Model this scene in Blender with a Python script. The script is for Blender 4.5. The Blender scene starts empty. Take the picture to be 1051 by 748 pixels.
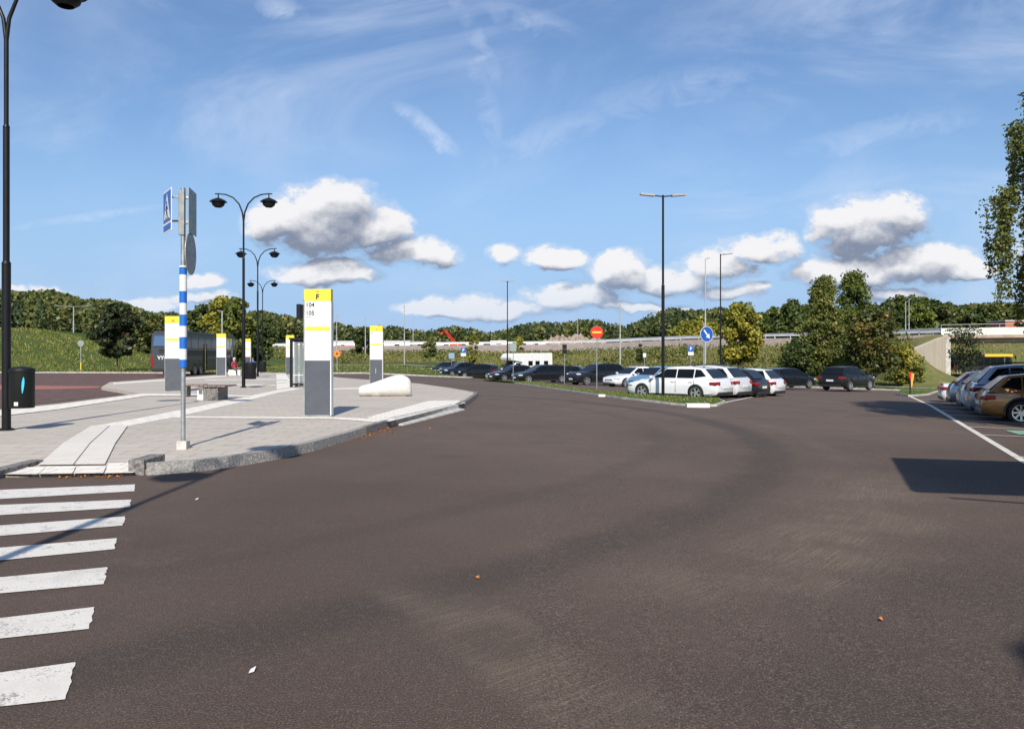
import bpy, bmesh, math, random
import numpy as np
from mathutils import Vector, Matrix

R = math.radians
scene = bpy.context.scene
C = scene.collection
random.seed(7)
rng = np.random.default_rng(11)

# ------------------------------------------------------------------ camera
EYE = 1.68; F = 830.0; HX = 525.5; HY = 365.0
cam = bpy.data.cameras.new('camera')
cam.sensor_width = 36.0
cam.lens = F / 1051.0 * 36.0
cam.shift_y = -(374.0 - HY) / 1051.0
cam.clip_start = 0.05; cam.clip_end = 5000
cam_ob = bpy.data.objects.new('camera', cam); C.objects.link(cam_ob)
cam_ob.location = (0, 0, EYE); cam_ob.rotation_euler = (R(90), 0, 0)
scene.camera = cam_ob

# ------------------------------------------------------------------ view / light
scene.render.engine = 'CYCLES'
vs = scene.view_settings
vs.view_transform = 'Standard'; vs.look = 'None'; vs.gamma = 1.0
vs.exposure = 0.22
vs.use_curve_mapping = False
cy = scene.cycles
cy.max_bounces = 5; cy.diffuse_bounces = 2; cy.glossy_bounces = 3; cy.transmission_bounces = 2; cy.transparent_max_bounces = 6
SUN_EL = 39.0
sun = bpy.data.lights.new('sun', 'SUN'); sun.energy = 4.9; sun.angle = R(0.55)
sun.color = (1.0, 0.93, 0.83)
sun_ob = bpy.data.objects.new('sun', sun); C.objects.link(sun_ob)
sun_ob.rotation_euler = (R(90 - SUN_EL), 0, R(0.6)); sun_ob.location = (0, -20, 30)

world = bpy.data.worlds.new('World'); scene.world = world
world.use_nodes = True
world.cycles.sampling_method = 'MANUAL'; world.cycles.sample_map_resolution = 512


class E:
    """tiny expression wrapper over shader math nodes"""
    def __init__(s, nt, sock): s.nt, s.s = nt, sock
    def _m(s, op, a, b=None, c=None, clamp=False):
        n = s.nt.nodes.new('ShaderNodeMath'); n.operation = op; n.use_clamp = clamp
        for i, v in enumerate((a, b, c)):
            if v is None: continue
            if isinstance(v, E): s.nt.links.new(v.s, n.inputs[i])
            else: n.inputs[i].default_value = v
        return E(s.nt, n.outputs[0])
    def __add__(s, o): return s._m('ADD', s, o)
    def __radd__(s, o): return s._m('ADD', o, s)
    def __sub__(s, o): return s._m('SUBTRACT', s, o)
    def __rsub__(s, o): return s._m('SUBTRACT', o, s)
    def __mul__(s, o): return s._m('MULTIPLY', s, o)
    def __rmul__(s, o): return s._m('MULTIPLY', o, s)
    def __truediv__(s, o): return s._m('DIVIDE', s, o)
    def max(s, o): return s._m('MAXIMUM', s, o)
    def min(s, o): return s._m('MINIMUM', s, o)
    def abs(s): return s._m('ABSOLUTE', s)
    def clamp(s): return s._m('ADD', s, 0.0, clamp=True)
    def pow(s, o): return s._m('POWER', s, o)
    def gt(s, o): return s._m('GREATER_THAN', s, o)
    def smooth(s, a, b, lo=0.0, hi=1.0):
        n = s.nt.nodes.new('ShaderNodeMapRange'); n.interpolation_type = 'SMOOTHSTEP'
        s.nt.links.new(s.s, n.inputs[0])
        for i, v in enumerate((a, b, lo, hi)): n.inputs[i + 1].default_value = v
        return E(s.nt, n.outputs[0])


def noise(nt, vec, scale, detail=4, rough=0.55, dist=0.0):
    n = nt.nodes.new('ShaderNodeTexNoise')
    n.inputs['Scale'].default_value = scale; n.inputs['Detail'].default_value = detail
    n.inputs['Roughness'].default_value = rough; n.inputs['Distortion'].default_value = dist
    if vec is not None: nt.links.new(vec, n.inputs['Vector'])
    return E(nt, n.outputs['Fac'])


def comb(nt, x, y, z=0.0):
    n = nt.nodes.new('ShaderNodeCombineXYZ')
    for i, v in enumerate((x, y, z)):
        if isinstance(v, E): nt.links.new(v.s, n.inputs[i])
        else: n.inputs[i].default_value = v
    return n.outputs[0]


def mixc(nt, fac, a, b):
    n = nt.nodes.new('ShaderNodeMix'); n.data_type = 'RGBA'
    for i, v in ((0, fac), (6, a), (7, b)):
        if isinstance(v, E): nt.links.new(v.s, n.inputs[i])
        elif hasattr(v, 'is_linked'): nt.links.new(v, n.inputs[i])
        elif isinstance(v, (tuple, list)): n.inputs[i].default_value = (*v[:3], 1)
        else: n.inputs[i].default_value = v
    return n.outputs[2]


# cumulus banks by direction: (u, v, half width, half height, flatness)   u = x/y, v = z/y
def cu(px, py, w, h): return ((px - HX) / F, (HY - py) / F, w / F, h / F)
CLOUDS = [cu(338, 236, 80, 50), cu(294, 232, 46, 26), cu(392, 240, 36, 30), cu(348, 212, 44, 34),
          cu(425, 264, 52, 19), cu(440, 262, 32, 17),
          cu(330, 282, 66, 16), cu(355, 281, 38, 18),
          cu(517, 264, 24, 15), cu(567, 266, 34, 15),
          cu(208, 292, 28, 12), cu(35, 300, 40, 9), cu(150, 316, 50, 11), cu(200, 310, 50, 9),
          cu(435, 316, 36, 14), cu(500, 320, 78, 15), cu(585, 308, 60, 21), cu(634, 284, 46, 28),
          cu(690, 292, 50, 20), cu(735, 276, 48, 22), cu(780, 258, 44, 22),
          cu(750, 300, 42, 13), cu(655, 318, 60, 8),
          cu(890, 238, 66, 44), cu(915, 222, 46, 26), cu(868, 228, 42, 26), cu(870, 284, 70, 26),
          cu(940, 276, 66, 28), cu(990, 280, 36, 15), cu(915, 303, 50, 10),
          cu(1120, 250, 90, 40), cu(-60, 290, 60, 40), cu(1200, 200, 80, 30), cu(-160, 250, 90, 50)]


def cloud_group():
    g = bpy.data.node_groups.new('cloud_density', 'ShaderNodeTree')
    g.interface.new_socket('P', in_out='INPUT', socket_type='NodeSocketVector')
    g.interface.new_socket('D', in_out='OUTPUT', socket_type='NodeSocketFloat')
    g.interface.new_socket('B', in_out='OUTPUT', socket_type='NodeSocketFloat')
    gi = g.nodes.new('NodeGroupInput'); go = g.nodes.new('NodeGroupOutput')
    sp = g.nodes.new('ShaderNodeSeparateXYZ'); g.links.new(gi.outputs[0], sp.inputs[0])
    u = E(g, sp.outputs[0]); v = E(g, sp.outputs[1])
    wn = noise(g, gi.outputs[0], 13, 3, .6)
    wn2 = noise(g, comb(g, u + 7.3, v * 1.3 + 2.1), 13, 3, .6)
    uu = u + (wn - .5) * .055; vv = v + (wn2 - .5) * .04
    b = None
    for (cx, cy, w, h) in CLOUDS:
        dx = (uu - cx) / w
        t = vv - cy
        dy = (t / h).max(t * (-1.0 / (h * .62)))
        f = 1.0 - dx * dx - dy * dy
        b = f if b is None else b.max(f)
    n = noise(g, comb(g, u, v * 1.35), 27, 9, .66)
    n3 = noise(g, comb(g, u + 5.0, v * 1.5), 7.5, 2, .5)
    d = b.max(-1.5) * 1.5 + (n - .53) * 3.4 + (n3 - .52) * 1.6
    d = d - (b * -1.0).smooth(0.0, 1.2, 0.0, 3.0)
    g.links.new(d.s, go.inputs[0]); g.links.new(b.max(-1.5).s, go.inputs[1])
    return g


def build_world():
    nt = world.node_tree
    for n in list(nt.nodes): nt.nodes.remove(n)
    out = nt.nodes.new('ShaderNodeOutputWorld'); bg = nt.nodes.new('ShaderNodeBackground')
    bg.inputs[1].default_value = SKY_STR
    sky = nt.nodes.new('ShaderNodeTexSky'); sky.sky_type = 'NISHITA'; sky.sun_disc = False
    sky.sun_elevation = R(SUN_EL); sky.sun_rotation = R(180)
    sky.air_density = 1.25; sky.dust_density = 0.3; sky.ozone_density = 4.0; sky.altitude = 60
    tc = nt.nodes.new('ShaderNodeTexCoord')
    sp = nt.nodes.new('ShaderNodeSeparateXYZ'); nt.links.new(tc.outputs['Generated'], sp.inputs[0])
    x, y, z = (E(nt, sp.outputs[i]) for i in range(3))
    ys = y.max(.06)
    u = x / ys; v = z / ys
    front = y.smooth(.06, .25)
    g = cloud_group()
    def dens(du, dv):
        n = nt.nodes.new('ShaderNodeGroup'); n.node_tree = g
        nt.links.new(comb(nt, u + du, v + dv), n.inputs[0])
        return E(nt, n.outputs[0]), E(nt, n.outputs[1])
    d0, b0 = dens(0, 0); d1, _b = dens(-.003, .010); _d, b2 = dens(-.006, .026)
    mask = d0.smooth(0.0, .75).max(d0.smooth(-.55, .6) * .42) * front
    lit = (.44 + (d0 - d1) * .26 + (b0 - b2) * .66 - b0.max(0.0) * .14).clamp()
    # thin cirrus
    cv = comb(nt, u * 1.0 + v * .5, v * 2.6 - u * .5)
    ci = noise(nt, cv, 2.2, 6, .62, .8)
    ci2 = noise(nt, comb(nt, u * 1.2 + 9, v * 1.2), 1.7, 3, .5)
    cirrus = ci.smooth(.38, .75) * ci2.smooth(.30, .62) * .6
    # a few distinct wisps
    wn = noise(nt, comb(nt, u * 2 + v, v * 3 - u), 6, 5, .65, 1.2)
    ws = None
    for (px, py, ang, L, W, a) in ((438, 132, -38, 46, 13, .75), (490, 45, -62, 62, 12, .42), (290, 8, -20, 30, 14, .5),
                                    (545, 20, -15, 60, 16, .3), (500, 110, -75, 60, 14, .3), (95, 222, 8, 95, 6, .42), (560, 140, 20, 80, 20, .32),
                                    (905, 135, 12, 110, 18, .3), (700, 90, 10, 110, 22, .28)):
        cx = (px - HX) / F; cy = (HY - py) / F; ca, sa = math.cos(R(ang)), math.sin(R(ang))
        a1 = ((u - cx) * ca + (v - cy) * sa) / (L / F)
        b1 = ((u - cx) * -sa + (v - cy) * ca) / (W / F) + (wn - .5) * 2.2
        w = (1.0 - a1 * a1 - b1 * b1).clamp() * a
        ws = w if ws is None else ws.max(w)
    cirrus = (cirrus + ws * wn.smooth(.3, .68) * .9).clamp() * front
    haze = v.smooth(0.0, .34, .88, 0.0) * front
    k = 1.0 / SKY_STR
    tint = nt.nodes.new('ShaderNodeMix'); tint.data_type = 'RGBA'; tint.blend_type = 'MULTIPLY'; tint.inputs[0].default_value = 1.0
    nt.links.new(sky.outputs[0], tint.inputs[6]); tint.inputs[7].default_value = (.84, .90, 1.02, 1)
    skyc = mixc(nt, haze, tint.outputs[2], (.275 * k, .445 * k, .73 * k))
    c1 = mixc(nt, cirrus, skyc, (.62 * k, .70 * k, .86 * k))
    cc = mixc(nt, lit.smooth(.05, .92), (.20 * k, .235 * k, .32 * k), (.80 * k, .79 * k, .80 * k))
    low = v.smooth(.03, .12, .62, .97)
    col = mixc(nt, mask * low, c1, cc)
    nt.links.new(col, bg.inputs[0]); nt.links.new(bg.outputs[0], out.inputs[0])


SKY_STR = 0.105
build_world()

# ------------------------------------------------------------------ terrain height
def clip(v, a, b): return np.minimum(np.maximum(v, a), b)
def sstep(t): t = clip(t, 0, 1); return t * t * (3 - 2 * t)
def G(x, y):
    """height of the paved ground"""
    a = 0.018 * clip(x, 0, 40)
    b = 0.014 * clip(y - 32, 0, 50) * clip((x + 14) / 12, 0, 1)
    return -(a + b)
def gp(px, py, dz=0.0):
    """where a point of the ground (plus dz) lies"""
    y = 20.0
    for _ in range(30):
        x = (px - HX) / F * y
        h = EYE - float(G(x, y)) - dz
        y = .5 * y + .5 * F * h / max(py - HY, .5)
    return ((px - HX) / F * y, y)
def X(px, y): return (px - HX) / F * y
def Z(py, y): return EYE + (HY - py) / F * y

# ------------------------------------------------------------------ materials
_m = {}
def mat(name, col, rough=.6, metal=0.0, var=0.0, vscale=8.0, bump=0.0, bscale=60.0, spec=.5, coat=0.0, col2=None, emit=None):
    if name in _m: return _m[name]
    m = bpy.data.materials.new(name); m.use_nodes = True; nt = m.node_tree
    b = nt.nodes['Principled BSDF']
    b.inputs['Base Color'].default_value = (*col, 1); b.inputs['Roughness'].default_value = rough
    b.inputs['Metallic'].default_value = metal; b.inputs['Specular IOR Level'].default_value = spec
    b.inputs['Coat Weight'].default_value = coat
    tc = nt.nodes.new('ShaderNodeTexCoord')
    if var > 0 or col2:
        n = noise(nt, tc.outputs['Object'], vscale, 6, .6)
        lo = tuple(c * (1 - var) for c in col); hi = col2 if col2 else tuple(min(1, c * (1 + var)) for c in col)
        nt.links.new(mixc(nt, n.smooth(.3, .7), lo, hi), b.inputs['Base Color'])
        nt.links.new((noise(nt, tc.outputs['Object'], vscale * 2.3, 4) * .3 + (rough - .15)).clamp().s, b.inputs['Roughness'])
    if bump > 0:
        bn = nt.nodes.new('ShaderNodeBump'); bn.inputs['Strength'].default_value = bump
        bn.inputs['Distance'].default_value = .02
        nt.links.new(noise(nt, tc.outputs['Object'], bscale, 4).s, bn.inputs['Height'])
        nt.links.new(bn.outputs[0], b.inputs['Normal'])
    _m[name] = m
    return m

def newmat(name):
    m = bpy.data.materials.new(name); m.use_nodes = True; _m[name] = m
    nt = m.node_tree; b = nt.nodes['Principled BSDF']
    tc = nt.nodes.new('ShaderNodeTexCoord')
    return m, nt, b, tc

def bump(nt, b, h, strength=.5, dist=.02):
    bn = nt.nodes.new('ShaderNodeBump'); bn.inputs['Strength'].default_value = strength
    bn.inputs['Distance'].default_value = dist
    nt.links.new(h.s, bn.inputs['Height']); nt.links.new(bn.outputs[0], b.inputs['Normal'])

# asphalt: warm brown grey, aggregate, tyre scuffs, worn lighter arcs
m_asph, nt, b, tc = newmat('asphalt')
P = tc.outputs['Object']
sp = nt.nodes.new('ShaderNodeSeparateXYZ'); nt.links.new(P, sp.inputs[0])
ax, ay = E(nt, sp.outputs[0]), E(nt, sp.outputs[1])
big = noise(nt, P, .11, 4, .55); mid = noise(nt, P, .8, 5, .6); fine = noise(nt, P, 95, 2, .6); mic = noise(nt, P, 38, 3, .7)
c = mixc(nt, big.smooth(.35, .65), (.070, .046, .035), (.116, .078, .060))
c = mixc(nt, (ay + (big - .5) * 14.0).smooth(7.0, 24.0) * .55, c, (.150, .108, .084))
c = mixc(nt, mid.smooth(.35, .7) * .5, c, (.076, .057, .042))
dx = ax + 14.5; dy = ay * -1.0 + 20.0
rr_ = (dx * dx + dy * dy).pow(.5); th = dx._m('ARCTAN2', dy, dx)
def band(r0, w, soft=.8): return 1.0 - ((rr_ + (mid - .5) * .7 - r0).abs() / w).smooth(1 - soft, 1.0)
def win(v, c0, w, soft=.5): return 1.0 - ((v - c0).abs() / w).smooth(1 - soft, 1.0)
cl = noise(nt, P, .9, 4, .6).smooth(.40, .62); cl2 = noise(nt, P, .35, 4, .6).smooth(.42, .6)
scr = noise(nt, comb(nt, rr_ * 16.0, th * 7.0), 3.4, 7, .75)
dark = (band(19.9, .55) * .8).max(band(22.9, 1.3) * win(ay, 5.0, 3.2) * .55).max(band(17.9, .35) * .35).max(band(26.5, .9) * .3)
c = mixc(nt, (dark * (.45 + mid * .5)).clamp(), c, (.040, .032, .028))
lt = (band(21.4, 1.1) * win(ay, 9.0, 4.2)).max(band(24.3, .9) * win(ay, 4.6, 3.5) * .8).max(band(21.0, .35) * win(ay, 20, 9) * .4).max(win(ax + ay * .55, 2.55, .5) * win(ay, 4.6, 1.6) * .7)
c = mixc(nt, (lt * (cl * .45 + .12)).clamp(), c, (.15, .115, .082))
c = mixc(nt, (lt * scr.smooth(.49, .64) * (cl * .6 + .2)).clamp(), c, (.23, .18, .125))
c = mixc(nt, cl2 * scr.smooth(.56, .68) * .30, c, (.20, .155, .105))
c = mixc(nt, cl2 * noise(nt, P, 2.2, 5, .7).smooth(.5, .7) * .35, c, (.12, .09, .066))
c = mixc(nt, noise(nt, P, .5, 3, .5).smooth(.62, .74) * .35, c, (.035, .028, .025))
c = mixc(nt, noise(nt, P, 15, 4, .8).smooth(.50, .68) * .35, c, (.155, .12, .09))
c = mixc(nt, fine.smooth(.55, .70) * .65, c, (.24, .19, .14))
c = mixc(nt, fine.smooth(.48, .34) * .7, c, (.020, .016, .014))
c = mixc(nt, mic.smooth(.56, .74) * .40, c, (.19, .15, .115))
c = mixc(nt, mic.smooth(.42, .30) * .35, c, (.028, .022, .02))
# two old cracks / sealed joints
nt.links.new(c, b.inputs['Base Color']); b.inputs['Roughness'].default_value = .86
b.inputs['Specular IOR Level'].default_value = .3
bump(nt, b, fine * .6 + mic * .6, .55, .012)

m_redasph = mat('red_asphalt', (.125, .075, .063), .85, var=.25, vscale=2, bump=.4, bscale=90, spec=.3)
m_bikered = mat('bike_lane_red', (.33, .13, .10), .85, var=.2, vscale=4, bump=.3, bscale=90, spec=.3)
m_paint = None
m_paint, nt, b, tc = newmat('road_paint')
P = tc.outputs['Object']
w1 = noise(nt, P, 5, 6, .7); w2 = noise(nt, P, 70, 4, .7)
c = mixc(nt, w1.smooth(.2, .8), (.62, .58, .51), (.76, .72, .65))
c = mixc(nt, (w2 * .55 + w1 * .45).smooth(.52, .60) * .75, c, (.17, .14, .12))
c = mixc(nt, noise(nt, P, 1.3, 4, .6).smooth(.5, .75) * .35, c, (.36, .32, .28))
nt.links.new(c, b.inputs['Base Color']); b.inputs['Roughness'].default_value = .6; bump(nt, b, w2, .3, .006)
m_green = mat('green_paint', (.20, .36, .25), .6, var=.3, vscale=9)

def slab_mat(name, c1, c2, mortar, bw, bh, rot=0.0, msize=.012, dirt=.35):
    m, nt, b, tc = newmat(name)
    mp = nt.nodes.new('ShaderNodeMapping'); mp.inputs['Rotation'].default_value = (0, 0, rot)
    nt.links.new(tc.outputs['Object'], mp.inputs[0])
    br = nt.nodes.new('ShaderNodeTexBrick'); nt.links.new(mp.outputs[0], br.inputs['Vector'])
    br.inputs['Scale'].default_value = 1.0; br.inputs['Brick Width'].default_value = bw; br.inputs['Row Height'].default_value = bh
    br.inputs['Mortar Size'].default_value = msize; br.inputs['Mortar Smooth'].default_value = .2
    br.inputs['Color1'].default_value = (*c1, 1); br.inputs['Color2'].default_value = (*c2, 1); br.inputs['Mortar'].default_value = (*mortar, 1)
    n1 = noise(nt, tc.outputs['Object'], .35, 6, .65); n2 = noise(nt, tc.outputs['Object'], 45, 3, .6)
    c = mixc(nt, noise(nt, tc.outputs['Object'], 1.7, 6, .7).smooth(.52, .72) * dirt * 1.1, br.outputs[0], tuple(v * .72 for v in c2))
    c = mixc(nt, n1.smooth(.45, .75) * dirt, c, tuple(v * .62 for v in c1))
    c = mixc(nt, n2.smooth(.5, .75) * .25, c, tuple(v * .6 for v in c1))
    nt.links.new(c, b.inputs['Base Color']); b.inputs['Roughness'].default_value = .8
    bump(nt, b, E(nt, br.outputs['Fac']) * -1.0 + n2 * .3, .4, .006)
    return m
m_slab = slab_mat('paving_slabs', (.50, .445, .375), (.45, .40, .335), (.26, .23, .19), .70, .35)
m_band = slab_mat('white_slabs', (.80, .75, .655), (.74, .69, .605), (.44, .41, .355), .35, .35, dirt=.2)
m_tact = None
m_tact, nt, b, tc = newmat('tactile_slabs')
P = tc.outputs['Object']
sp = nt.nodes.new('ShaderNodeSeparateXYZ'); nt.links.new(P, sp.inputs[0])
fx = E(nt, sp.outputs[0])._m('FRACT', E(nt, sp.outputs[0]) * 10.0); fy = fx._m('FRACT', E(nt, sp.outputs[1]) * 10.0)
dd = ((fx - .5) * (fx - .5) + (fy - .5) * (fy - .5)).pow(.5)
dot = 1.0 - dd.smooth(.22, .34)
c = mixc(nt, dot, (.62, .575, .50), (.76, .71, .63))
c = mixc(nt, noise(nt, P, 3, 5).smooth(.4, .8) * .3, c, (.45, .42, .38))
nt.links.new(c, b.inputs['Base Color']); bump(nt, b, dot, .6, .008); b.inputs['Roughness'].default_value = .75

m_granite = mat('granite', (.27, .255, .235), .85, var=.3, vscale=26, bump=1.0, bscale=28, col2=(.40, .38, .35))
m_granite_dk = mat('granite_dark', (.14, .13, .12), .85, var=.4, vscale=18, bump=1.0, bscale=25, col2=(.27, .25, .23))
m_conc = mat('concrete', (.46, .44, .40), .85, var=.25, vscale=3, bump=.3, bscale=40)
m_conc_w = mat('white_concrete', (.68, .66, .61), .7, var=.08, vscale=5, bump=.15, bscale=60)
m_grass = None
def grass_mat(name, a, bcol, ccol, s=1.0):
    m, nt, b, tc = newmat(name); P = tc.outputs['Object']
    n1 = noise(nt, P, .06 * s, 5, .6); n2 = noise(nt, P, .9 * s, 6, .7); n3 = noise(nt, P, 14, 4, .7)
    c = mixc(nt, n1.smooth(.4, .6), a, bcol); c = mixc(nt, n2.smooth(.42, .66), c, ccol)
    c = mixc(nt, n3.smooth(.45, .7) * .5, c, tuple(v * .5 for v in a))
    nt.links.new(c, b.inputs['Base Color']); b.inputs['Roughness'].default_value = .95; b.inputs['Specular IOR Level'].default_value = .1
    bump(nt, b, n3 + n2, 1.0, .08)
    return m
m_grass = grass_mat('grass_ground', (.060, .095, .022), (.11, .125, .04), (.085, .115, .03))
m_dry = grass_mat('dry_grass_ground', (.16, .16, .055), (.12, .155, .04), (.24, .20, .09), 1.6)
m_lawn = grass_mat('lawn', (.07, .13, .02), (.10, .15, .03), (.14, .15, .05), 2)
m_gravel = mat('gravel', (.30, .24, .19), .95, var=.3, vscale=1.2, bump=.6, bscale=6, col2=(.36, .30, .25))
m_path = mat('gravel_path', (.36, .32, .27), .95, var=.15, vscale=2)
m_rock = mat('blasted_rock', (.30, .21, .15), .95, var=.5, vscale=.6, col2=(.48, .37, .28))
m_black = mat('black_paint', (.007, .007, .008), .45, var=.3, vscale=3, spec=.3)
m_blackm = mat('black_plastic', (.008, .009, .009), .55, spec=.25)
m_rubber = mat('tyre_rubber', (.02, .02, .02), .85)
m_galv = mat('galvanised', (.42, .43, .43), .45, .75, var=.2, vscale=10)
m_grey = mat('grey_pole', (.42, .43, .42), .55, .3, var=.1, vscale=4)
m_white = mat('white_paint', (.70, .70, .68), .45, var=.05, vscale=3)
m_blue = mat('sign_blue', (.015, .10, .40), .4)
m_lblue = mat('logo_blue', (.05, .55, .80), .4)
m_red = mat('sign_red', (.62, .03, .01), .4)
m_yel = mat('sign_yellow', (.78, .60, .05), .45)
m_orange = mat('orange', (.75, .22, .02), .5)
m_alu = mat('sign_back', (.30, .32, .31), .55, .4, var=.2, vscale=6)
m_slate = mat('slate_panel', (.075, .082, .098), .5, var=.08, vscale=4)
m_wood = mat('bench_wood', (.20, .15, .12), .7, var=.4, vscale=12)
m_chrome = mat('rim_silver', (.62, .63, .64), .3, .8)
m_gap = mat('dark_gap', (.01, .01, .01), .7)
m_glassdk = mat('dark_glass', (.006, .008, .010), .05, spec=.28)
m_redlamp = mat('tail_lens', (.26, .008, .008), .15, coat=.8)
m_headlamp = mat('head_lens', (.68, .70, .72), .12, .2, coat=1.0)
m_ink = mat('ink', (.02, .02, .024), .6)
m_grille = mat('grille', (.02, .02, .022), .4)
m_led = mat('lamp_shell', (.36, .36, .35), .4, .2)
def shop_glass():
    m, nt, b, tc = newmat('clear_glass')
    b.inputs['Base Color'].default_value = (.75, .85, .85, 1); b.inputs['Roughness'].default_value = .03
    b.inputs['Alpha'].default_value = .12; b.inputs['Specular IOR Level'].default_value = .8
    return m
m_glass = shop_glass()
def leafmat(name, c1, c2, c3=None, trans=.25):
    m = bpy.data.materials.new(name); m.use_nodes = True; nt = m.node_tree
    for n in list(nt.nodes): nt.nodes.remove(n)
    o = nt.nodes.new('ShaderNodeOutputMaterial'); at = nt.nodes.new('ShaderNodeAttribute'); at.attribute_name = 'tint'
    t = E(nt, at.outputs['Fac'])
    c = mixc(nt, t.smooth(0, .75), c1, c2)
    if c3: c = mixc(nt, t.smooth(.72, .95), c, c3)
    d = nt.nodes.new('ShaderNodeBsdfDiffuse'); tr = nt.nodes.new('ShaderNodeBsdfTranslucent'); mx = nt.nodes.new('ShaderNodeMixShader')
    gl = nt.nodes.new('ShaderNodeBsdfGlossy'); gl.inputs['Roughness'].default_value = .5; mx2 = nt.nodes.new('ShaderNodeMixShader')
    nt.links.new(c, d.inputs[0]); nt.links.new(c, tr.inputs[0]); mx.inputs[0].default_value = trans
    nt.links.new(d.outputs[0], mx.inputs[1]); nt.links.new(tr.outputs[0], mx.inputs[2])
    mx2.inputs[0].default_value = .03; nt.links.new(mx.outputs[0], mx2.inputs[1]); nt.links.new(gl.outputs[0], mx2.inputs[2])
    nt.links.new(mx2.outputs[0], o.inputs[0]); _m[name] = m
    return m
L_oak = leafmat('leaves_green', (0.062, 0.091, 0.015), (0.166, 0.195, 0.035), (0.276, 0.260, 0.050))
L_dark = leafmat('leaves_dark', (0.036, 0.057, 0.014), (0.090, 0.117, 0.026), (0.138, 0.156, 0.039))
L_yel = leafmat('leaves_yellow_green', (0.138, 0.156, 0.022), (0.331, 0.299, 0.039), (0.552, 0.429, 0.055))
L_birch = leafmat('leaves_birch', (0.085, 0.110, 0.024), (0.20, 0.21, 0.045), (0.36, 0.30, 0.08))
L_aut = leafmat('leaves_autumn', (.05, .07, .018), (.13, .13, .03), (.36, .15, .03))
L_con = leafmat('needles', (0.022, 0.040, 0.015), (0.052, 0.074, 0.024), (0.09, 0.105, 0.03), .08)
L_dec = leafmat('far_leaves', (0.050, 0.070, 0.017), (0.125, 0.135, 0.034), (0.22, 0.19, 0.05), .15)
L_red = leafmat('leaves_copper', (.025, .040, .014), (.055, .07, .022), (.12, .05, .03))
L_grs = leafmat('grass_blades', (0.095, 0.140, 0.022), (0.21, 0.24, 0.045), (0.38, 0.31, 0.11))
L_dryg = leafmat('dry_blades', (0.11, 0.14, 0.03), (0.21, 0.20, 0.06), (0.38, 0.29, 0.12))
L_weed = leafmat('weed_leaves', (0.075, 0.110, 0.022), (0.165, 0.18, 0.042), (0.29, 0.22, 0.08))
L_fall = leafmat('fallen_leaf', (.35, .09, .02), (.5, .16, .03), (.6, .3, .06))
m_bark = mat('bark', (.10, .08, .06), .95, var=.4, vscale=12)
m_birchbark = mat('birch_bark', (.10, .09, .08), .9, var=.3, vscale=7, col2=(.62, .58, .52))

# ------------------------------------------------------------------ object helpers
def tag(o, label=None, cat=None, group=None, kind=None):
    if label: o['label'] = label
    if cat: o['category'] = cat
    if group: o['group'] = group
    if kind: o['kind'] = kind
    return o
def empty(name, loc, rz=0.0):
    o = bpy.data.objects.new(name, None); C.objects.link(o); o.location = loc; o.rotation_euler = (0, 0, rz)
    o.empty_display_size = .3
    return o
def link(name, me, parent=None, loc=(0, 0, 0)):
    o = bpy.data.objects.new(name, me); C.objects.link(o); o.location = loc
    if parent is not None: o.parent = parent
    return o
def copy_tree(o, parent=None):
    c = o.copy(); C.objects.link(c)
    if parent is not None: c.parent = parent
    for ch in [k for k in bpy.data.objects if k.parent == o]: copy_tree(ch, c)
    return c

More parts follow.
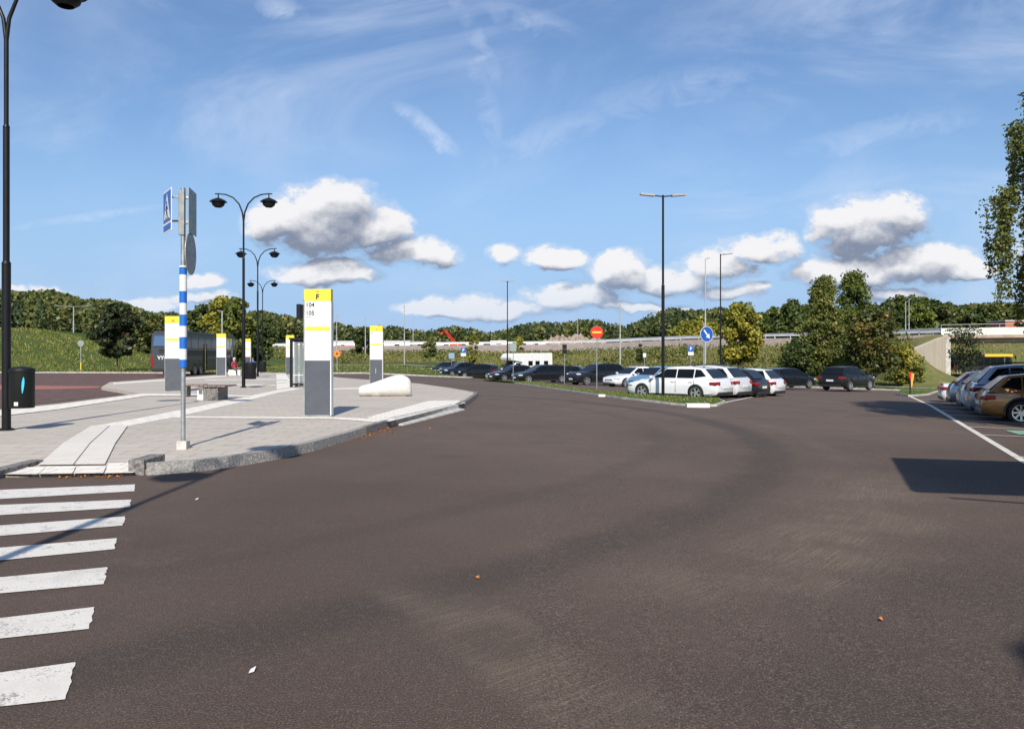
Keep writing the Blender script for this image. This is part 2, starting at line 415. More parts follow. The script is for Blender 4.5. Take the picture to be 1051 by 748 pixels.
class MB:
    def __init__(s): s.bm = bmesh.new()
    def _tr(s, vs, loc, rot, mi=None):
        M = Matrix.Translation(loc)
        if rot is not None: M = M @ (rot if isinstance(rot, Matrix) else Matrix.Rotation(rot, 4, 'Z'))
        for v in vs: v.co = M @ v.co
    def box(s, c, d, rot=None, bev=0.0, mi=0, seg=2):
        r = bmesh.ops.create_cube(s.bm, size=1)['verts']
        for v in r: v.co = Vector((v.co.x * d[0], v.co.y * d[1], v.co.z * d[2]))
        if bev > 0:
            es = list({e for v in r for e in v.link_edges})
            rr = bmesh.ops.bevel(s.bm, geom=es, offset=bev, segments=seg, affect='EDGES', profile=.5)
            r = list({v for f in rr['faces'] for v in f.verts} | {v for v in r if v.is_valid})
        fs = {f for v in r for f in v.link_faces}
        for f in fs: f.material_index = mi
        s._tr(r, c, rot); return s
    def cyl(s, p0, p1, r0, r1=None, seg=12, mi=0, caps=True):
        r1 = r0 if r1 is None else r1
        p0, p1 = Vector(p0), Vector(p1); ax = (p1 - p0)
        if ax.length < 1e-6: return s
        q = ax.to_track_quat('Z', 'Y').to_matrix()
        a = [s.bm.verts.new(p0 + q @ Vector((math.cos(t) * r0, math.sin(t) * r0, 0))) for t in [2 * math.pi * i / seg for i in range(seg)]]
        b_ = [s.bm.verts.new(p1 + q @ Vector((math.cos(t) * r1, math.sin(t) * r1, 0))) for t in [2 * math.pi * i / seg for i in range(seg)]]
        for i in range(seg):
            f = s.bm.faces.new((a[i], a[(i + 1) % seg], b_[(i + 1) % seg], b_[i])); f.smooth = True; f.material_index = mi
        if caps:
            s.bm.faces.new(a[::-1]).material_index = mi; s.bm.faces.new(b_).material_index = mi
        return s
    def tube(s, pts, rad, seg=10, mi=0):
        pts = [Vector(p) for p in pts]; n = len(pts)
        rads = rad if isinstance(rad, (list, tuple)) else [rad] * n
        rings = []; up = None
        for i, p in enumerate(pts):
            d = (pts[min(i + 1, n - 1)] - pts[max(i - 1, 0)]).normalized()
            if up is None:
                up = d.orthogonal().normalized()
            up = (up - d * up.dot(d)).normalized(); sd = d.cross(up)
            rings.append([s.bm.verts.new(p + (up * math.cos(t) + sd * math.sin(t)) * rads[i]) for t in [2 * math.pi * k / seg for k in range(seg)]])
        for i in range(n - 1):
            for k in range(seg):
                f = s.bm.faces.new((rings[i][k], rings[i][(k + 1) % seg], rings[i + 1][(k + 1) % seg], rings[i + 1][k])); f.smooth = True; f.material_index = mi
        s.bm.faces.new(rings[0][::-1]).material_index = mi; s.bm.faces.new(rings[-1]).material_index = mi
        return s
    def lathe(s, prof, c=(0, 0, 0), seg=24, axis='Z', mi=0, sx=1, sy=1):
        rings = []
        for (r, z) in prof:
            ring = []
            for k in range(seg):
                t = 2 * math.pi * k / seg; x, y = r * math.cos(t) * sx, r * math.sin(t) * sy
                co = Vector((x, y, z)) if axis == 'Z' else Vector((x, z, y))
                ring.append(s.bm.verts.new(co + Vector(c)))
            rings.append(ring)
        for i in range(len(rings) - 1):
            for k in range(seg):
                q = (rings[i][k], rings[i][(k + 1) % seg], rings[i + 1][(k + 1) % seg], rings[i + 1][k])
                f = s.bm.faces.new(q if axis == 'Z' else q[::-1]); f.smooth = True; f.material_index = mi
        if prof[0] == prof[-1]: return s
        if prof[0][0] > 1e-4: s.bm.faces.new(rings[0][::-1]).material_index = mi
        if prof[-1][0] > 1e-4: s.bm.faces.new(rings[-1]).material_index = mi
        return s
    def poly(s, pts, mi=0):
        f = s.bm.faces.new([s.bm.verts.new(Vector(p)) for p in pts]); f.material_index = mi; return s
    def prism(s, pts, off, mi=0):
        """polygon pts (3D) extruded by vector off"""
        a = [s.bm.verts.new(Vector(p)) for p in pts]; b_ = [s.bm.verts.new(Vector(p) + Vector(off)) for p in pts]; n = len(a)
        fs = [s.bm.faces.new(a[::-1]), s.bm.faces.new(b_)]
        for i in range(n): fs.append(s.bm.faces.new((a[i], a[(i + 1) % n], b_[(i + 1) % n], b_[i])))
        for f in fs: f.material_index = mi
        return s
    def build(s, name, m, parent=None, loc=(0, 0, 0), rz=0.0, sharp=None, recalc=True):
        bmesh.ops.remove_doubles(s.bm, verts=s.bm.verts, dist=1e-5)
        if recalc: bmesh.ops.recalc_face_normals(s.bm, faces=s.bm.faces)
        me = bpy.data.meshes.new(name); s.bm.to_mesh(me); s.bm.free()
        for x in (m if isinstance(m, (list, tuple)) else [m]): me.materials.append(x)
        if sharp is not None:
            me.shade_smooth(); me.set_sharp_from_angle(angle=R(sharp))
        elif any(p.use_smooth for p in me.polygons): me.set_sharp_from_angle(angle=R(48))
        o = link(name, me, parent, loc); o.rotation_euler = (0, 0, rz)
        return o

def npmesh(name, V, Fq, m, tint=None, parent=None, loc=(0, 0, 0), tris=False):
    """fast mesh from arrays of faces with k corners"""
    me = bpy.data.meshes.new(name); k = Fq.shape[1]; nf = len(Fq)
    me.vertices.add(len(V)); me.vertices.foreach_set('co', np.ascontiguousarray(V, dtype=np.float32).ravel())
    me.loops.add(nf * k); me.loops.foreach_set('vertex_index', np.ascontiguousarray(Fq, dtype=np.int32).ravel())
    me.polygons.add(nf); me.polygons.foreach_set('loop_start', np.arange(0, nf * k, k, dtype=np.int32))
    me.update(calc_edges=True)
    if tint is not None:
        a = me.attributes.new('tint', 'FLOAT', 'FACE'); a.data.foreach_set('value', np.ascontiguousarray(tint, dtype=np.float32))
    for x in (m if isinstance(m, (list, tuple)) else [m]): me.materials.append(x)
    return link(name, me, parent, loc)

def leaf_quads(P, size, outward=None, flat=.0):
    """a random small leaf-clump quad at each point"""
    n = len(P)
    a = rng.normal(size=(n, 3)); 
    if outward is not None: a = a * .8 + outward
    a /= np.linalg.norm(a, axis=1)[:, None] + 1e-9
    b_ = np.cross(a, rng.normal(size=(n, 3))); b_ /= np.linalg.norm(b_, axis=1)[:, None] + 1e-9
    c_ = np.cross(a, b_)
    sz = (size * rng.uniform(.55, 1.35, n))[:, None]
    asp = rng.uniform(.45, .9, n)[:, None]
    q = np.stack([P - b_ * sz - c_ * sz * asp * .3, P - c_ * sz * asp, P + b_ * sz, P + c_ * sz * asp], axis=1)
    return q.reshape(-1, 3), np.arange(4 * n).reshape(n, 4)

def text_mesh(txt, size, name='lettering', m=None, parent=None, loc=(0, 0, 0), rot=(R(90), 0, 0), align='CENTER', ext=.002, bold=0.0):
    cu_ = bpy.data.curves.new(name, 'FONT'); cu_.body = txt; cu_.size = size; cu_.align_x = align; cu_.align_y = 'CENTER'
    cu_.extrude = ext; cu_.offset = bold; cu_.resolution_u = 3
    to = bpy.data.objects.new(name, cu_); C.objects.link(to)
    bpy.context.view_layer.update()
    me = bpy.data.meshes.new_from_object(to.evaluated_get(bpy.context.evaluated_depsgraph_get()))
    bpy.data.objects.remove(to); bpy.data.curves.remove(cu_)
    me.name = name; me.materials.clear(); me.materials.append(m or m_ink)
    o = link(name, me, parent, loc); o.rotation_euler = rot
    return o

def drape(pts, name, m, dz, hf=None, cell=2.0, xs=(), ys=(), kind='structure', skirt=0.0):
    """polygon laid on the ground, cut by the common grid so that layers never cross"""
    hf = hf or G
    bm = bmesh.new(); f = bm.faces.new([bm.verts.new((p[0], p[1], 0)) for p in pts])
    bmesh.ops.triangulate(bm, faces=[f])
    x0, x1 = min(p[0] for p in pts), max(p[0] for p in pts); y0, y1 = min(p[1] for p in pts), max(p[1] for p in pts)
    cx = [k * cell for k in range(math.ceil(x0 / cell), math.floor(x1 / cell) + 1)] + [v for v in xs if x0 < v < x1]
    cy = [k * cell for k in range(math.ceil(y0 / cell), math.floor(y1 / cell) + 1)] + [v for v in ys if y0 < v < y1]
    for v in cx: bmesh.ops.bisect_plane(bm, geom=bm.verts[:] + bm.edges[:] + bm.faces[:], plane_co=(v, 0, 0), plane_no=(1, 0, 0))
    for v in cy: bmesh.ops.bisect_plane(bm, geom=bm.verts[:] + bm.edges[:] + bm.faces[:], plane_co=(0, v, 0), plane_no=(0, 1, 0))
    for v in bm.verts: v.co.z = float(hf(v.co.x, v.co.y)) + dz
    for f in bm.faces: f.normal_update()
    for f in bm.faces:
        if f.normal.z < 0: f.normal_flip()
    if skirt > 0:
        be = [e for e in bm.edges if e.is_boundary]
        r = bmesh.ops.extrude_edge_only(bm, edges=be)
        for v in r['geom']:
            if isinstance(v, bmesh.types.BMVert): v.co.z -= skirt
    me = bpy.data.meshes.new(name); bm.to_mesh(me); bm.free(); me.materials.append(m)
    o = link(name, me)
    if kind: o['kind'] = kind
    return o
# =================================================================== THE SETTING
def tab(px, pts):
    xs = [p[0] for p in pts]; ys = [p[1] for p in pts]
    return np.interp(px, xs, ys)
CREST = [(-600, 300), (-200, 292), (0, 299), (50, 302), (100, 309), (150, 320), (200, 326), (250, 324), (290, 323), (330, 333), (380, 337), (420, 340), (460, 338),
         (500, 342), (530, 338), (560, 332), (600, 331), (640, 335), (665, 327), (690, 319), (740, 319), (760, 325), (780, 322), (830, 318), (870, 316), (920, 318),
         (960, 318), (1000, 313), (1060, 316), (1200, 310), (1600, 300)]
D0T = [(-600, 125), (0, 118), (130, 118), (200, 132), (300, 200), (340, 205), (590, 196), (700, 165), (780, 146), (930, 120), (966, 150), (1100, 150), (1600, 150)]
Z0T = [(-600, 12), (-200, 9), (0, 5.2), (75, 3.6), (130, 1.8), (200, .6), (300, 3.9), (590, 4.2), (700, 4.6), (780, 4.6), (930, 4.2), (966, 4.6), (1100, 5.5), (1600, 7)]
def hillz(x, y):
    px = HX + F * x / y
    d0, z0 = tab(px, D0T), tab(px, Z0T); zc = EYE + (HY - tab(px, CREST)) / F * 430 - 12
    return z0 + (zc - z0) * sstep((y - d0) / (430 - d0))
def T(x, y):
    """unpaved ground: follows the paving, rises into the left hillside"""
    h = .205 * clip(-x - 42 + .9 * np.sin(x * .21), 0, 26) * sstep((y - 76) / 34) + .25 * np.sin(x * .17 + y * .11) * sstep((y - 84) / 14) * sstep((-x - 40) / 10)
    h = h + .5 * sstep((y - 78) / 14) * sstep((x + 40) / 20)
    return G(x, y) + h

# one ground sheet to the horizon
gx = np.unique(np.concatenate([np.arange(-160, 161, 4), [-3000, -1500, -800, -400, -250, 250, 400, 800, 1500, 3000], [5.0]]))
gy = np.unique(np.concatenate([np.arange(-60, 181, 4), [-3000, -1000, -300, -120, 260, 420, 800, 1500, 4000]]))
XX, YY = np.meshgrid(gx, gy); ZZ = T(XX, YY) - .06
nx, ny = len(gx), len(gy)
idx = np.arange(nx * ny).reshape(ny, nx)
Fq = np.stack([idx[:-1, :-1], idx[:-1, 1:], idx[1:, 1:], idx[1:, :-1]], -1).reshape(-1, 4)
o = npmesh('ground', np.stack([XX, YY, ZZ], -1).reshape(-1, 3), Fq, m_grass); o.data.shade_smooth(); tag(o, kind='structure')

# far hills
us = np.linspace(-1.35, 1.35, 140); ts = np.concatenate([np.linspace(0, 1, 26), [1.3, 2.2]])
V = []
for t in ts:
    px = us * F + HX; d0 = tab(px, D0T); y = d0 + (430 - d0) * t; x = us * y
    z = hillz(x, np.minimum(y, 430)) + .3 * np.sin(x * .13) * min(t * 5, 1)
    V.append(np.stack([x, y, z], -1))
V = np.array(V); n0, n1 = V.shape[:2]; idx = np.arange(n0 * n1).reshape(n0, n1)
Fq = np.stack([idx[:-1, :-1], idx[:-1, 1:], idx[1:, 1:], idx[1:, :-1]], -1).reshape(-1, 4)
o = npmesh('hills', V.reshape(-1, 3), Fq, m_grass); o.data.shade_smooth(); tag(o, kind='structure')

# ------------------------------------------------------------------ asphalt lot
lot = [(-70, -25), (70, -25), (70, 34), (46, 45), (30, 57), (25.5, 63), (19, 72), (11, 80), (0, 85), (-8, 78), (-20, 74.5), (-40, 78), (-70, 82)]
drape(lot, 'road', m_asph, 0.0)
kerbpts = lot[2:]
# red-brown bus lane on the left
def gpl(lst, dz=0.0): return [gp(a, b, dz) for a, b in lst]
redlane = [gp(-260, 417), gp(0, 418), gp(60, 412), gp(144, 402), gp(110, 395), gp(113, 391.5), gp(160, 388), gp(235, 384.5), gp(235, 380.5), gp(150, 381.3), gp(0, 383.3), gp(-200, 384)]
drape(redlane, 'bus_lane', m_redasph, .006)
drape([gp(-260, 402.5), gp(0, 400.2), gp(60, 399.5), gp(101, 398.2), gp(104, 396.4), gp(60, 396.3), gp(0, 395.2), gp(-260, 393)], 'cycle_stripe', m_bikered, .012)

# ------------------------------------------------------------------ bus platform
PH = .15
yf = gp(70, 487)[1]; xr = gp(141, 487)[0]
def PZ(x, y):
    r = clip((y - yf) / 2.6, 0, 1); side = clip((x - xr) / .35, 0, 1)
    low = .03 + (PH - .03) * r
    return G(x, y) + low + (PH - low) * side
plat_front = [gp(-300, 493), gp(0, 489), gp(141, 487)]
kb = [gp(150, 487), gp(200, 484), gp(245, 478), gp(285, 471), gp(320, 463), gp(350, 454), gp(375, 446), gp(400, 438), gp(405, 436.5), gp(440, 428), gp(470, 420.5), gp(481, 415), gp(489, 408.5), gp(490, 406)]
far_edge = [gp(489, 403.2, PH), gp(462, 398, PH), gp(430, 393.5, PH), gp(400, 391, PH), gp(350, 387.5, PH), gp(300, 383.5, PH), gp(270, 381.8, PH), gp(232, 384, PH), gp(190, 387, PH), gp(150, 389.5, PH),
            gp(113, 392, PH), gp(104, 397, PH), gp(144, 403.5, PH), gp(60, 414, PH), gp(0, 420, PH), gp(-300, 432, PH)]
platform = plat_front + kb + far_edge
XS = [xr, xr + .35]; YS = [yf, yf + 2.6]
drape(platform, 'pavement', m_slab, 0.0, hf=PZ, cell=1.0, xs=XS, ys=YS, skirt=.2)
def on_plat(pts, name, m, dz=.005): return drape(pts, name, m, dz, hf=PZ, cell=1.0, xs=XS, ys=YS)
def pp(lst): return [gp(a, b, PH) for a, b in lst]
def flatpp(lst): return [gp(a, b, .05) for a, b in lst]
# white slab bands
on_plat(pp([(94, 437.5), (139, 429.8), (187, 420.3), (253, 407), (285, 400.3), (302, 397.2), (302, 398.6), (312, 398.8), (286.5, 402.8), (254.6, 411), (192, 425.5), (131, 437.5)]), 'white_slab_band', m_band)
on_plat(pp([(178, 427.2), (340, 428.3), (390, 430.2), (397, 432.8), (385, 433.4), (340, 430), (178, 429)]), 'white_slab_band', m_band, .009)
on_plat(pp([(376, 428.8), (440, 411.6), (470, 411.2), (478, 413.6), (399, 433), (388, 432)]), 'white_slab_band', m_band, .013)
on_plat(pp([(-200, 428), (0, 421.5), (60, 415.6), (146, 404.3), (200, 404.7), (256, 406.3), (256, 407.6), (200, 406.5), (150, 406.6), (60, 420.5), (0, 427.5), (-200, 437)]), 'white_slab_band', m_band, .017)
on_plat(pp([(283.5, 383.5), (293, 383.5), (302, 396.8), (284, 400.2)]), 'white_slab_band', m_band, .009)
on_plat(pp([(175, 394), (283, 394.6), (283, 395.6), (175, 395)]), 'white_slab_band', m_band, .005)
on_plat(pp([(116, 392.9), (232, 385.3), (233, 386.3), (116, 394.4)]), 'white_slab_band', m_band, .005)
on_plat(pp([(342, 398.6), (371, 397.8), (371, 399), (342, 399.8)]), 'white_slab_band', m_band, .005)
on_plat(pp([(210, 389.6), (283, 389), (283, 389.7), (210, 390.3)]), 'white_slab_band', m_band, .005)
# tactile ramp slabs
on_plat([gp(39, 478.5, .05), gp(107.5, 478, .05), gp(131, 438, .14), gp(94, 438, .14)], 'tactile_paving', m_tact, .021)
on_plat([gp(4, 488, .03), gp(38, 488, .03), gp(47, 479.3, .06), gp(20, 479.6, .06)], 'white_slab_band', m_band, .021)
on_plat([gp(39, 488, .03), gp(74, 487.6, .03), gp(78, 479, .06), gp(48, 479.3, .06)], 'tactile_paving', m_band, .025)
on_plat([gp(75, 487.6, .03), gp(106, 487, .03), gp(109, 478.6, .06), gp(79, 479, .06)], 'tactile_paving', m_band, .025)
on_plat([gp(107, 487, .03), gp(138, 486.3, .03), gp(137.5, 473.8, .09), gp(111, 474.5, .09)], 'white_slab_band', m_band, .021)
mbx = MB()
# joint lines of the tactile strip are real gaps
a, b2 = gp(74.5, 478, .06), gp(112, 438, .15)
g0 = on_plat([(a[0], a[1]), (a[0] + .012, a[1]), (b2[0] + .012, b2[1]), b2], 'slab_joint', m_slate, .027)
mbx.bm.free()

# low kerb at the crossing, in stones
def kerb_run(pts, h, w, name, m, label, cat='kerb', step=1.0, top=None, z0=-.06, rough=.0, gap=.008):
    """row of kerb stones along a polyline; the stones lie to the left of the run"""
    root = MB(); acc = []
    for i in range(len(pts) - 1):
        p, q = Vector(pts[i]), Vector(pts[i + 1]); L = (q - p).length; n = max(1, round(L / step)); d = (q - p) / n
        for k in range(n):
            acc.append((p + d * k, p + d * (k + 1)))
    r = random.Random(5)
    for (p, q) in acc:
        d = (q - p).normalized(); nn = Vector((-d.y, d.x)); p2, q2 = p + d * gap - nn * .035, q - d * gap - nn * .035
        j = r.uniform(-rough, rough)
        zs = [float(G(v.x, v.y)) for v in (p2, q2)]
        lo = [(p2.x, p2.y, zs[0] + z0), (q2.x, q2.y, zs[1] + z0), (q2.x + nn.x * w, q2.y + nn.y * w, zs[1] + z0), (p2.x + nn.x * w, p2.y + nn.y * w, zs[0] + z0)]
        b0 = .02
        hi = [(p2.x + nn.x * b0, p2.y + nn.y * b0, zs[0] + h + j), (q2.x + nn.x * b0, q2.y + nn.y * b0, zs[1] + h + j), (q2.x + nn.x * w, q2.y + nn.y * w, zs[1] + h + j), (p2.x + nn.x * w, p2.y + nn.y * w, zs[0] + h + j)]
        vs_ = [root.bm.verts.new(v) for v in lo + hi]
        for f in ((3, 2, 1, 0), (4, 5, 6, 7), (0, 1, 5, 4), (1, 2, 6, 5), (2, 3, 7, 6), (3, 0, 4, 7)): root.bm.faces.new([vs_[i] for i in f])
    o = root.build(name, m); tag(o, kind='structure'); return o
kerb_run([gp(-300, 493.8), gp(0, 489.8), gp(137, 487.5)], .034, .12, 'low_kerb', m_granite_dk, '')
kerb_run([gp(150, 487.5)] + kb[1:7], PH + .012, .17, 'granite_kerb', m_granite, '', rough=.004, step=.9)
kerb_run(kb[6:8], PH + .014, .16, 'granite_kerb_worn', m_granite_dk, '', rough=.004)
kerb_run(kb[8:11], PH + .02, .28, 'bus_stop_kerb', m_conc, '', step=1.0, rough=0)
kerb_run(kb[10:14], PH + .016, .17, 'granite_kerb_worn', m_granite_dk, '', rough=.004)
# sloping foot of the bus stop kerb
a, b2 = Vector(kb[8]), Vector(kb[10]); d = (b2 - a).normalized(); nn = Vector((d.y, -d.x))
mb = MB(); za, zb_ = float(G(*a)), float(G(*b2))
mb.prism([(a.x, a.y, za), (a.x + nn.x * .22, a.y + nn.y * .22, za + .0), (a.x + nn.x * .2, a.y + nn.y * .2, za + .03), (a.x, a.y, za + .06)], (b2.x - a.x, b2.y - a.y, zb_ - za))
tag(mb.build('kerb_foot', m_conc), kind='structure')
# kerb stones either side of the white ramp slabs
e0, e1 = gp(133, 487), gp(149.5, 487)
mb = MB(); mb.box(((e0[0] + e1[0]) / 2, e0[1] + .30, .055), (e1[0] - e0[0], .70, PH + .17), bev=.015)
o = mb.build('kerb_stone', m_granite_dk); tag(o, 'upright dark granite kerb stone between the white ramp slabs and the raised kerb', 'kerb stone')
mb = MB(); mb.box((-7.12, 11.55, .02), (.19, 1.3, .20), rot=R(4), bev=.015)
o = mb.build('kerb_stone', m_granite_dk); tag(o, 'long granite kerb stone at the left end of the white ramp slabs', 'kerb stone')

# ------------------------------------------------------------------ zebra crossing
stripes = [((0, 503), (139, 497.4), (137.7, 504.4), (0, 512.4)), ((0, 518.5), (134.2, 513), (133, 521), (0, 529)), ((0, 539.7), (128.5, 530.3), (126, 539.7), (0, 550.4)),
           ((0, 562.5), (119.5, 552.7), (117.5, 564), (0, 575.5)), ((0, 593), (110, 582.5), (106.5, 600), (0, 609.5)), ((0, 635), (97, 623.5), (91.5, 646), (0, 656)), ((0, 691), (77.5, 680.3), (67, 718.5), (0, 726))]
for s in stripes:
    w = [gp(*p) for p in s]
    def ext(a, b_, L=3.4):
        a, b_ = Vector(a), Vector(b_); d = (a - b_).normalized(); return tuple(a + d * L)
    w[0], w[3] = ext(w[0], w[1]), ext(w[3], w[2])
    # slightly ragged right edge
    r = random.Random(int(s[0][1])); e = []
    for k in range(1, 9):
        t = k / 9; e.append((w[1][0] + (w[2][0] - w[1][0]) * t + r.uniform(-.009, .009), w[1][1] + (w[2][1] - w[1][1]) * t))
    drape([w[0], w[1]] + e + [w[2], w[3]], 'zebra_stripe', m_paint, .007)

# ------------------------------------------------------------------ parking lines
def pline(p, q, w, name='parking_line', m=None, dz=.007):
    p, q = Vector(p), Vector(q); d = (q - p).normalized(); n = Vector((-d.y, d.x)) * w / 2
    return drape([tuple(p - n), tuple(q - n), tuple(q + n), tuple(p + n)], name, m or m_paint, dz)
A = Vector(gp(935.5, 407.5)); Bq = Vector(gp(1051, 473.5)); dU = (A - Bq).normalized(); dV = Vector((dU.y, -dU.x))
pline(A + dU * .4, Bq - dU * 14, .14)
for (px, py) in ((1040, 469), (1003, 446.3), (989.5, 438)):
    s = Vector(gp(px, py)); pline(s, s + dV * 5.2 + dU * .5, .10, dz=.012)
s3 = Vector(gp(989.5, 438)); t0 = (s3 - Bq).dot(dU)
for k in range(1, 9):
    s = Bq + dU * (t0 + 2.62 * k)
    if (s - A).dot(dU) < 0: pline(s, s + dV * 5.2, .10, dz=.012)
drape([gp(1030, 442), gp(1090, 443.2), gp(1090, 447.3), gp(1046, 446.3)], 'green_bay_marking', m_green, .016)
pline(gp(744, 413.3), gp(788, 404.2), .12)

# ------------------------------------------------------------------ grass islands (kerb, soil, blades)
def island(pts, name='grass_island', h=.10, mk=m_conc, mg=m_lawn):
    o = drape(pts, name, mg, h, cell=2.0, skirt=.2); return o
isl1 = [gp(506, 389.3), gp(530, 393.5), gp(560, 397.8), gp(600, 403.7), gp(640, 409.5), gp(690, 415.2), gp(712, 417.2), gp(733, 417), gp(742, 413.6), gp(736, 410.5),
        gp(700, 408.8), gp(660, 406.5), gp(640, 404), (4.6, 41), (3.9, 45), (3.4, 50), (2.8, 56), (2.3, 62), (.6, 67), (-2.5, 71)]
island(isl1)
isl2 = [gp(776, 404.5), gp(790, 404.6), gp(793, 402), gp(780, 399.5), gp(766, 400.5)]
island(isl2)
isl3 = [gp(921, 405), gp(934, 407), gp(952, 405.5), gp(962, 402), gp(955, 399.5), gp(925, 400.5)]
island(isl3)
kerb_run([isl1[i] for i in (11, 10, 9, 8, 7, 6, 5, 4, 3, 2, 1, 0)][2:], .08, .12, 'island_kerb', m_conc, '', rough=.003)
kerb_run(isl3[:4][::-1], .10, .12, 'island_kerb', m_conc, '')
def kerbstone(px, py, L, W, H, rz, label):
    p = gp(px, py); mb = MB(); mb.box((0, 0, H / 2), (L, W, H), bev=.02)
    o = mb.build('kerb_stone', m_conc_w, None, (p[0], p[1], float(G(*p)) - .01), rz); tag(o, label, 'kerb stone')
kerbstone(716, 418, .8, .3, .15, R(0), 'white concrete kerb block at the foot of the blue arrow sign')
kerbstone(790, 405, .55, .35, .17, R(-40), 'white rounded kerb block at the far end of the bay line')
kerbstone(618, 407.2, .3, .2, .12, R(-20), 'small pale stone on the lawn kerb near the no entry sign')

# far kerb between asphalt and lawn
kerb_run([(p[0], p[1]) for p in kerbpts], .11, .14, 'far_kerb', m_conc, '', step=1.6)
# footpath behind the lawn
def strip(pts, w, name, m, dz, hf=T):
    L = []; Rr = []
    for i, p in enumerate(pts):
        a = Vector(pts[max(i - 1, 0)]); b_ = Vector(pts[min(i + 1, len(pts) - 1)]); d = (b_ - a).normalized(); n = Vector((-d.y, d.x)) * w / 2
        L.append(tuple(Vector(p) + n)); Rr.append(tuple(Vector(p) - n))
    return drape(L + Rr[::-1], name, m, dz, hf=hf, cell=2.0)
strip([(-24, 96), (-5, 104), (10, 100), (22, 89), (30, 78), (36, 68), (48, 58), (70, 47)], 3.0, 'footpath', m_path, .08)

# ------------------------------------------------------------------ highway embankment
RL = [(120, 354, 190), (200, 353.5, 190), (340, 352, 190), (470, 351, 186), (590, 350, 180), (640, 347.3, 168), (700, 344.5, 150), (780, 342.5, 130), (860, 341, 116), (930, 339, 105), (966, 336.5, 97)]
rl = [Vector((X(a, y), y, Z(b_, y))) for a, b_, y in RL]
def resample(pts, step):
    out = [pts[0]]
    for a, b_ in zip(pts[:-1], pts[1:]):
        n = max(1, int((b_ - a).length / step))
        for k in range(1, n + 1): out.append(a.lerp(b_, k / n))
    return out
# smooth the line a little
rs = resample(rl, 3.0)
for _ in range(12): rs = [rs[0]] + [(rs[i - 1] + rs[i] * 2 + rs[i + 1]) / 4 for i in range(1, len(rs) - 1)] + [rs[-1]]
nrm = []
for i in range(len(rs)):
    d = rs[min(i + 1, len(rs) - 1)] - rs[max(i - 1, 0)]; d.z = 0; d.normalize(); nrm.append(Vector((d.y, -d.x, 0)))
rows = []
for i, (p, n) in enumerate(zip(rs, nrm)):
    px = HX + F * p.x / p.y; zr = p.z - .75
    gf = tab(px, [(120, .55), (590, .52), (700, .6), (860, .76), (966, .9)])
    w1, w2 = tab(px, [(120, 9), (700, 8), (966, 4)]), tab(px, [(120, 26), (590, 26), (700, 22), (860, 17), (930, 14), (966, 10)])
    pg = p + n * w1; pb = p + n * w2; zb2 = float(T(pb.x, pb.y)) - .1
    zg = float(zb2 + (zr - zb2) * gf)
    far = p - n * 16
    rows.append([(far.x, far.y, zr - .02), (p.x, p.y, zr), (pg.x, pg.y, zg), (pb.x, pb.y, zb2), zg])
def loft(cols, name, m, sub=1, jit=0.0):
    V = []; 
    for r in rows:
        a, b_ = Vector(r[cols[0]]), Vector(r[cols[1]])
        for k in range(sub + 1):
            v = a.lerp(b_, k / sub)
            if 0 < k < sub: v.z += random.uniform(-jit, jit)
            V.append(v)
    V = np.array([tuple(v) for v in V]); n1_ = sub + 1; idx = np.arange(len(V)).reshape(-1, n1_)
    Fq = np.stack([idx[:-1, :-1], idx[:-1, 1:], idx[1:, 1:], idx[1:, :-1]], -1).reshape(-1, 4)
    o = npmesh(name, V, Fq, m); o.data.shade_smooth(); tag(o, kind='structure'); return o
loft((0, 1), 'highway', m_asph)
loft((1, 2), 'gravel_embankment', m_gravel, 5, .12)
loft((2, 3), 'grass_embankment', m_dry, 6, .15)

# guardrails: long barrier with posts
def guardrail(pts, label, top=.75, h=.42, step=6.0):
    root = empty('guardrail', tuple(pts[0] - Vector((0, 0, .75))))
    tag(root, label, 'guardrail')
    base = root.location
    mb = MB(); n = len(pts)
    prof = [(0, top), (.10, top - .03), (.04, top - h * .5), (.10, top - h), (0, top - h)]
    rings = []
    for i, p in enumerate(pts):
        d = pts[min(i + 1, n - 1)] - pts[max(i - 1, 0)]; d.z = 0; d.normalize(); nn = Vector((d.y, -d.x, 0))
        rings.append([mb.bm.verts.new(p + nn * a - Vector((0, 0, .75 - z)) - base) for a, z in prof])
    for i in range(n - 1):
        for k in range(len(prof)): mb.bm.faces.new((rings[i][k], rings[i][(k + 1) % len(prof)], rings[i + 1][(k + 1) % len(prof)], rings[i + 1][k]))
    mb.bm.faces.new(rings[0]); mb.bm.faces.new(rings[-1][::-1])
    mb.build('rail', m_galvl, root)
    acc = 0; k = 0
    pm = None
    for i in range(0, n, max(1, int(step / 3))):
        p = pts[i]
        if pm is None:
            m2 = MB(); m2.box((0, 0, .3), (.14, .14, .75)); po = m2.build('post', m_galvl, root); pm = po.data
        else:
            po = link('post', pm, root)
        po.location = p - Vector((0, 0, .75)) - base
    return root
m_galvl = mat('pale_galvanised', (.62, .64, .64), .5, .2, var=.12, vscale=.4)
guardrail(rs, 'pale steel guardrail along the near edge of the highway on the embankment')
guardrail([p - n * 9 for p, n in zip(rs, nrm)], 'pale steel guardrail on the far side of the highway', top=.95)

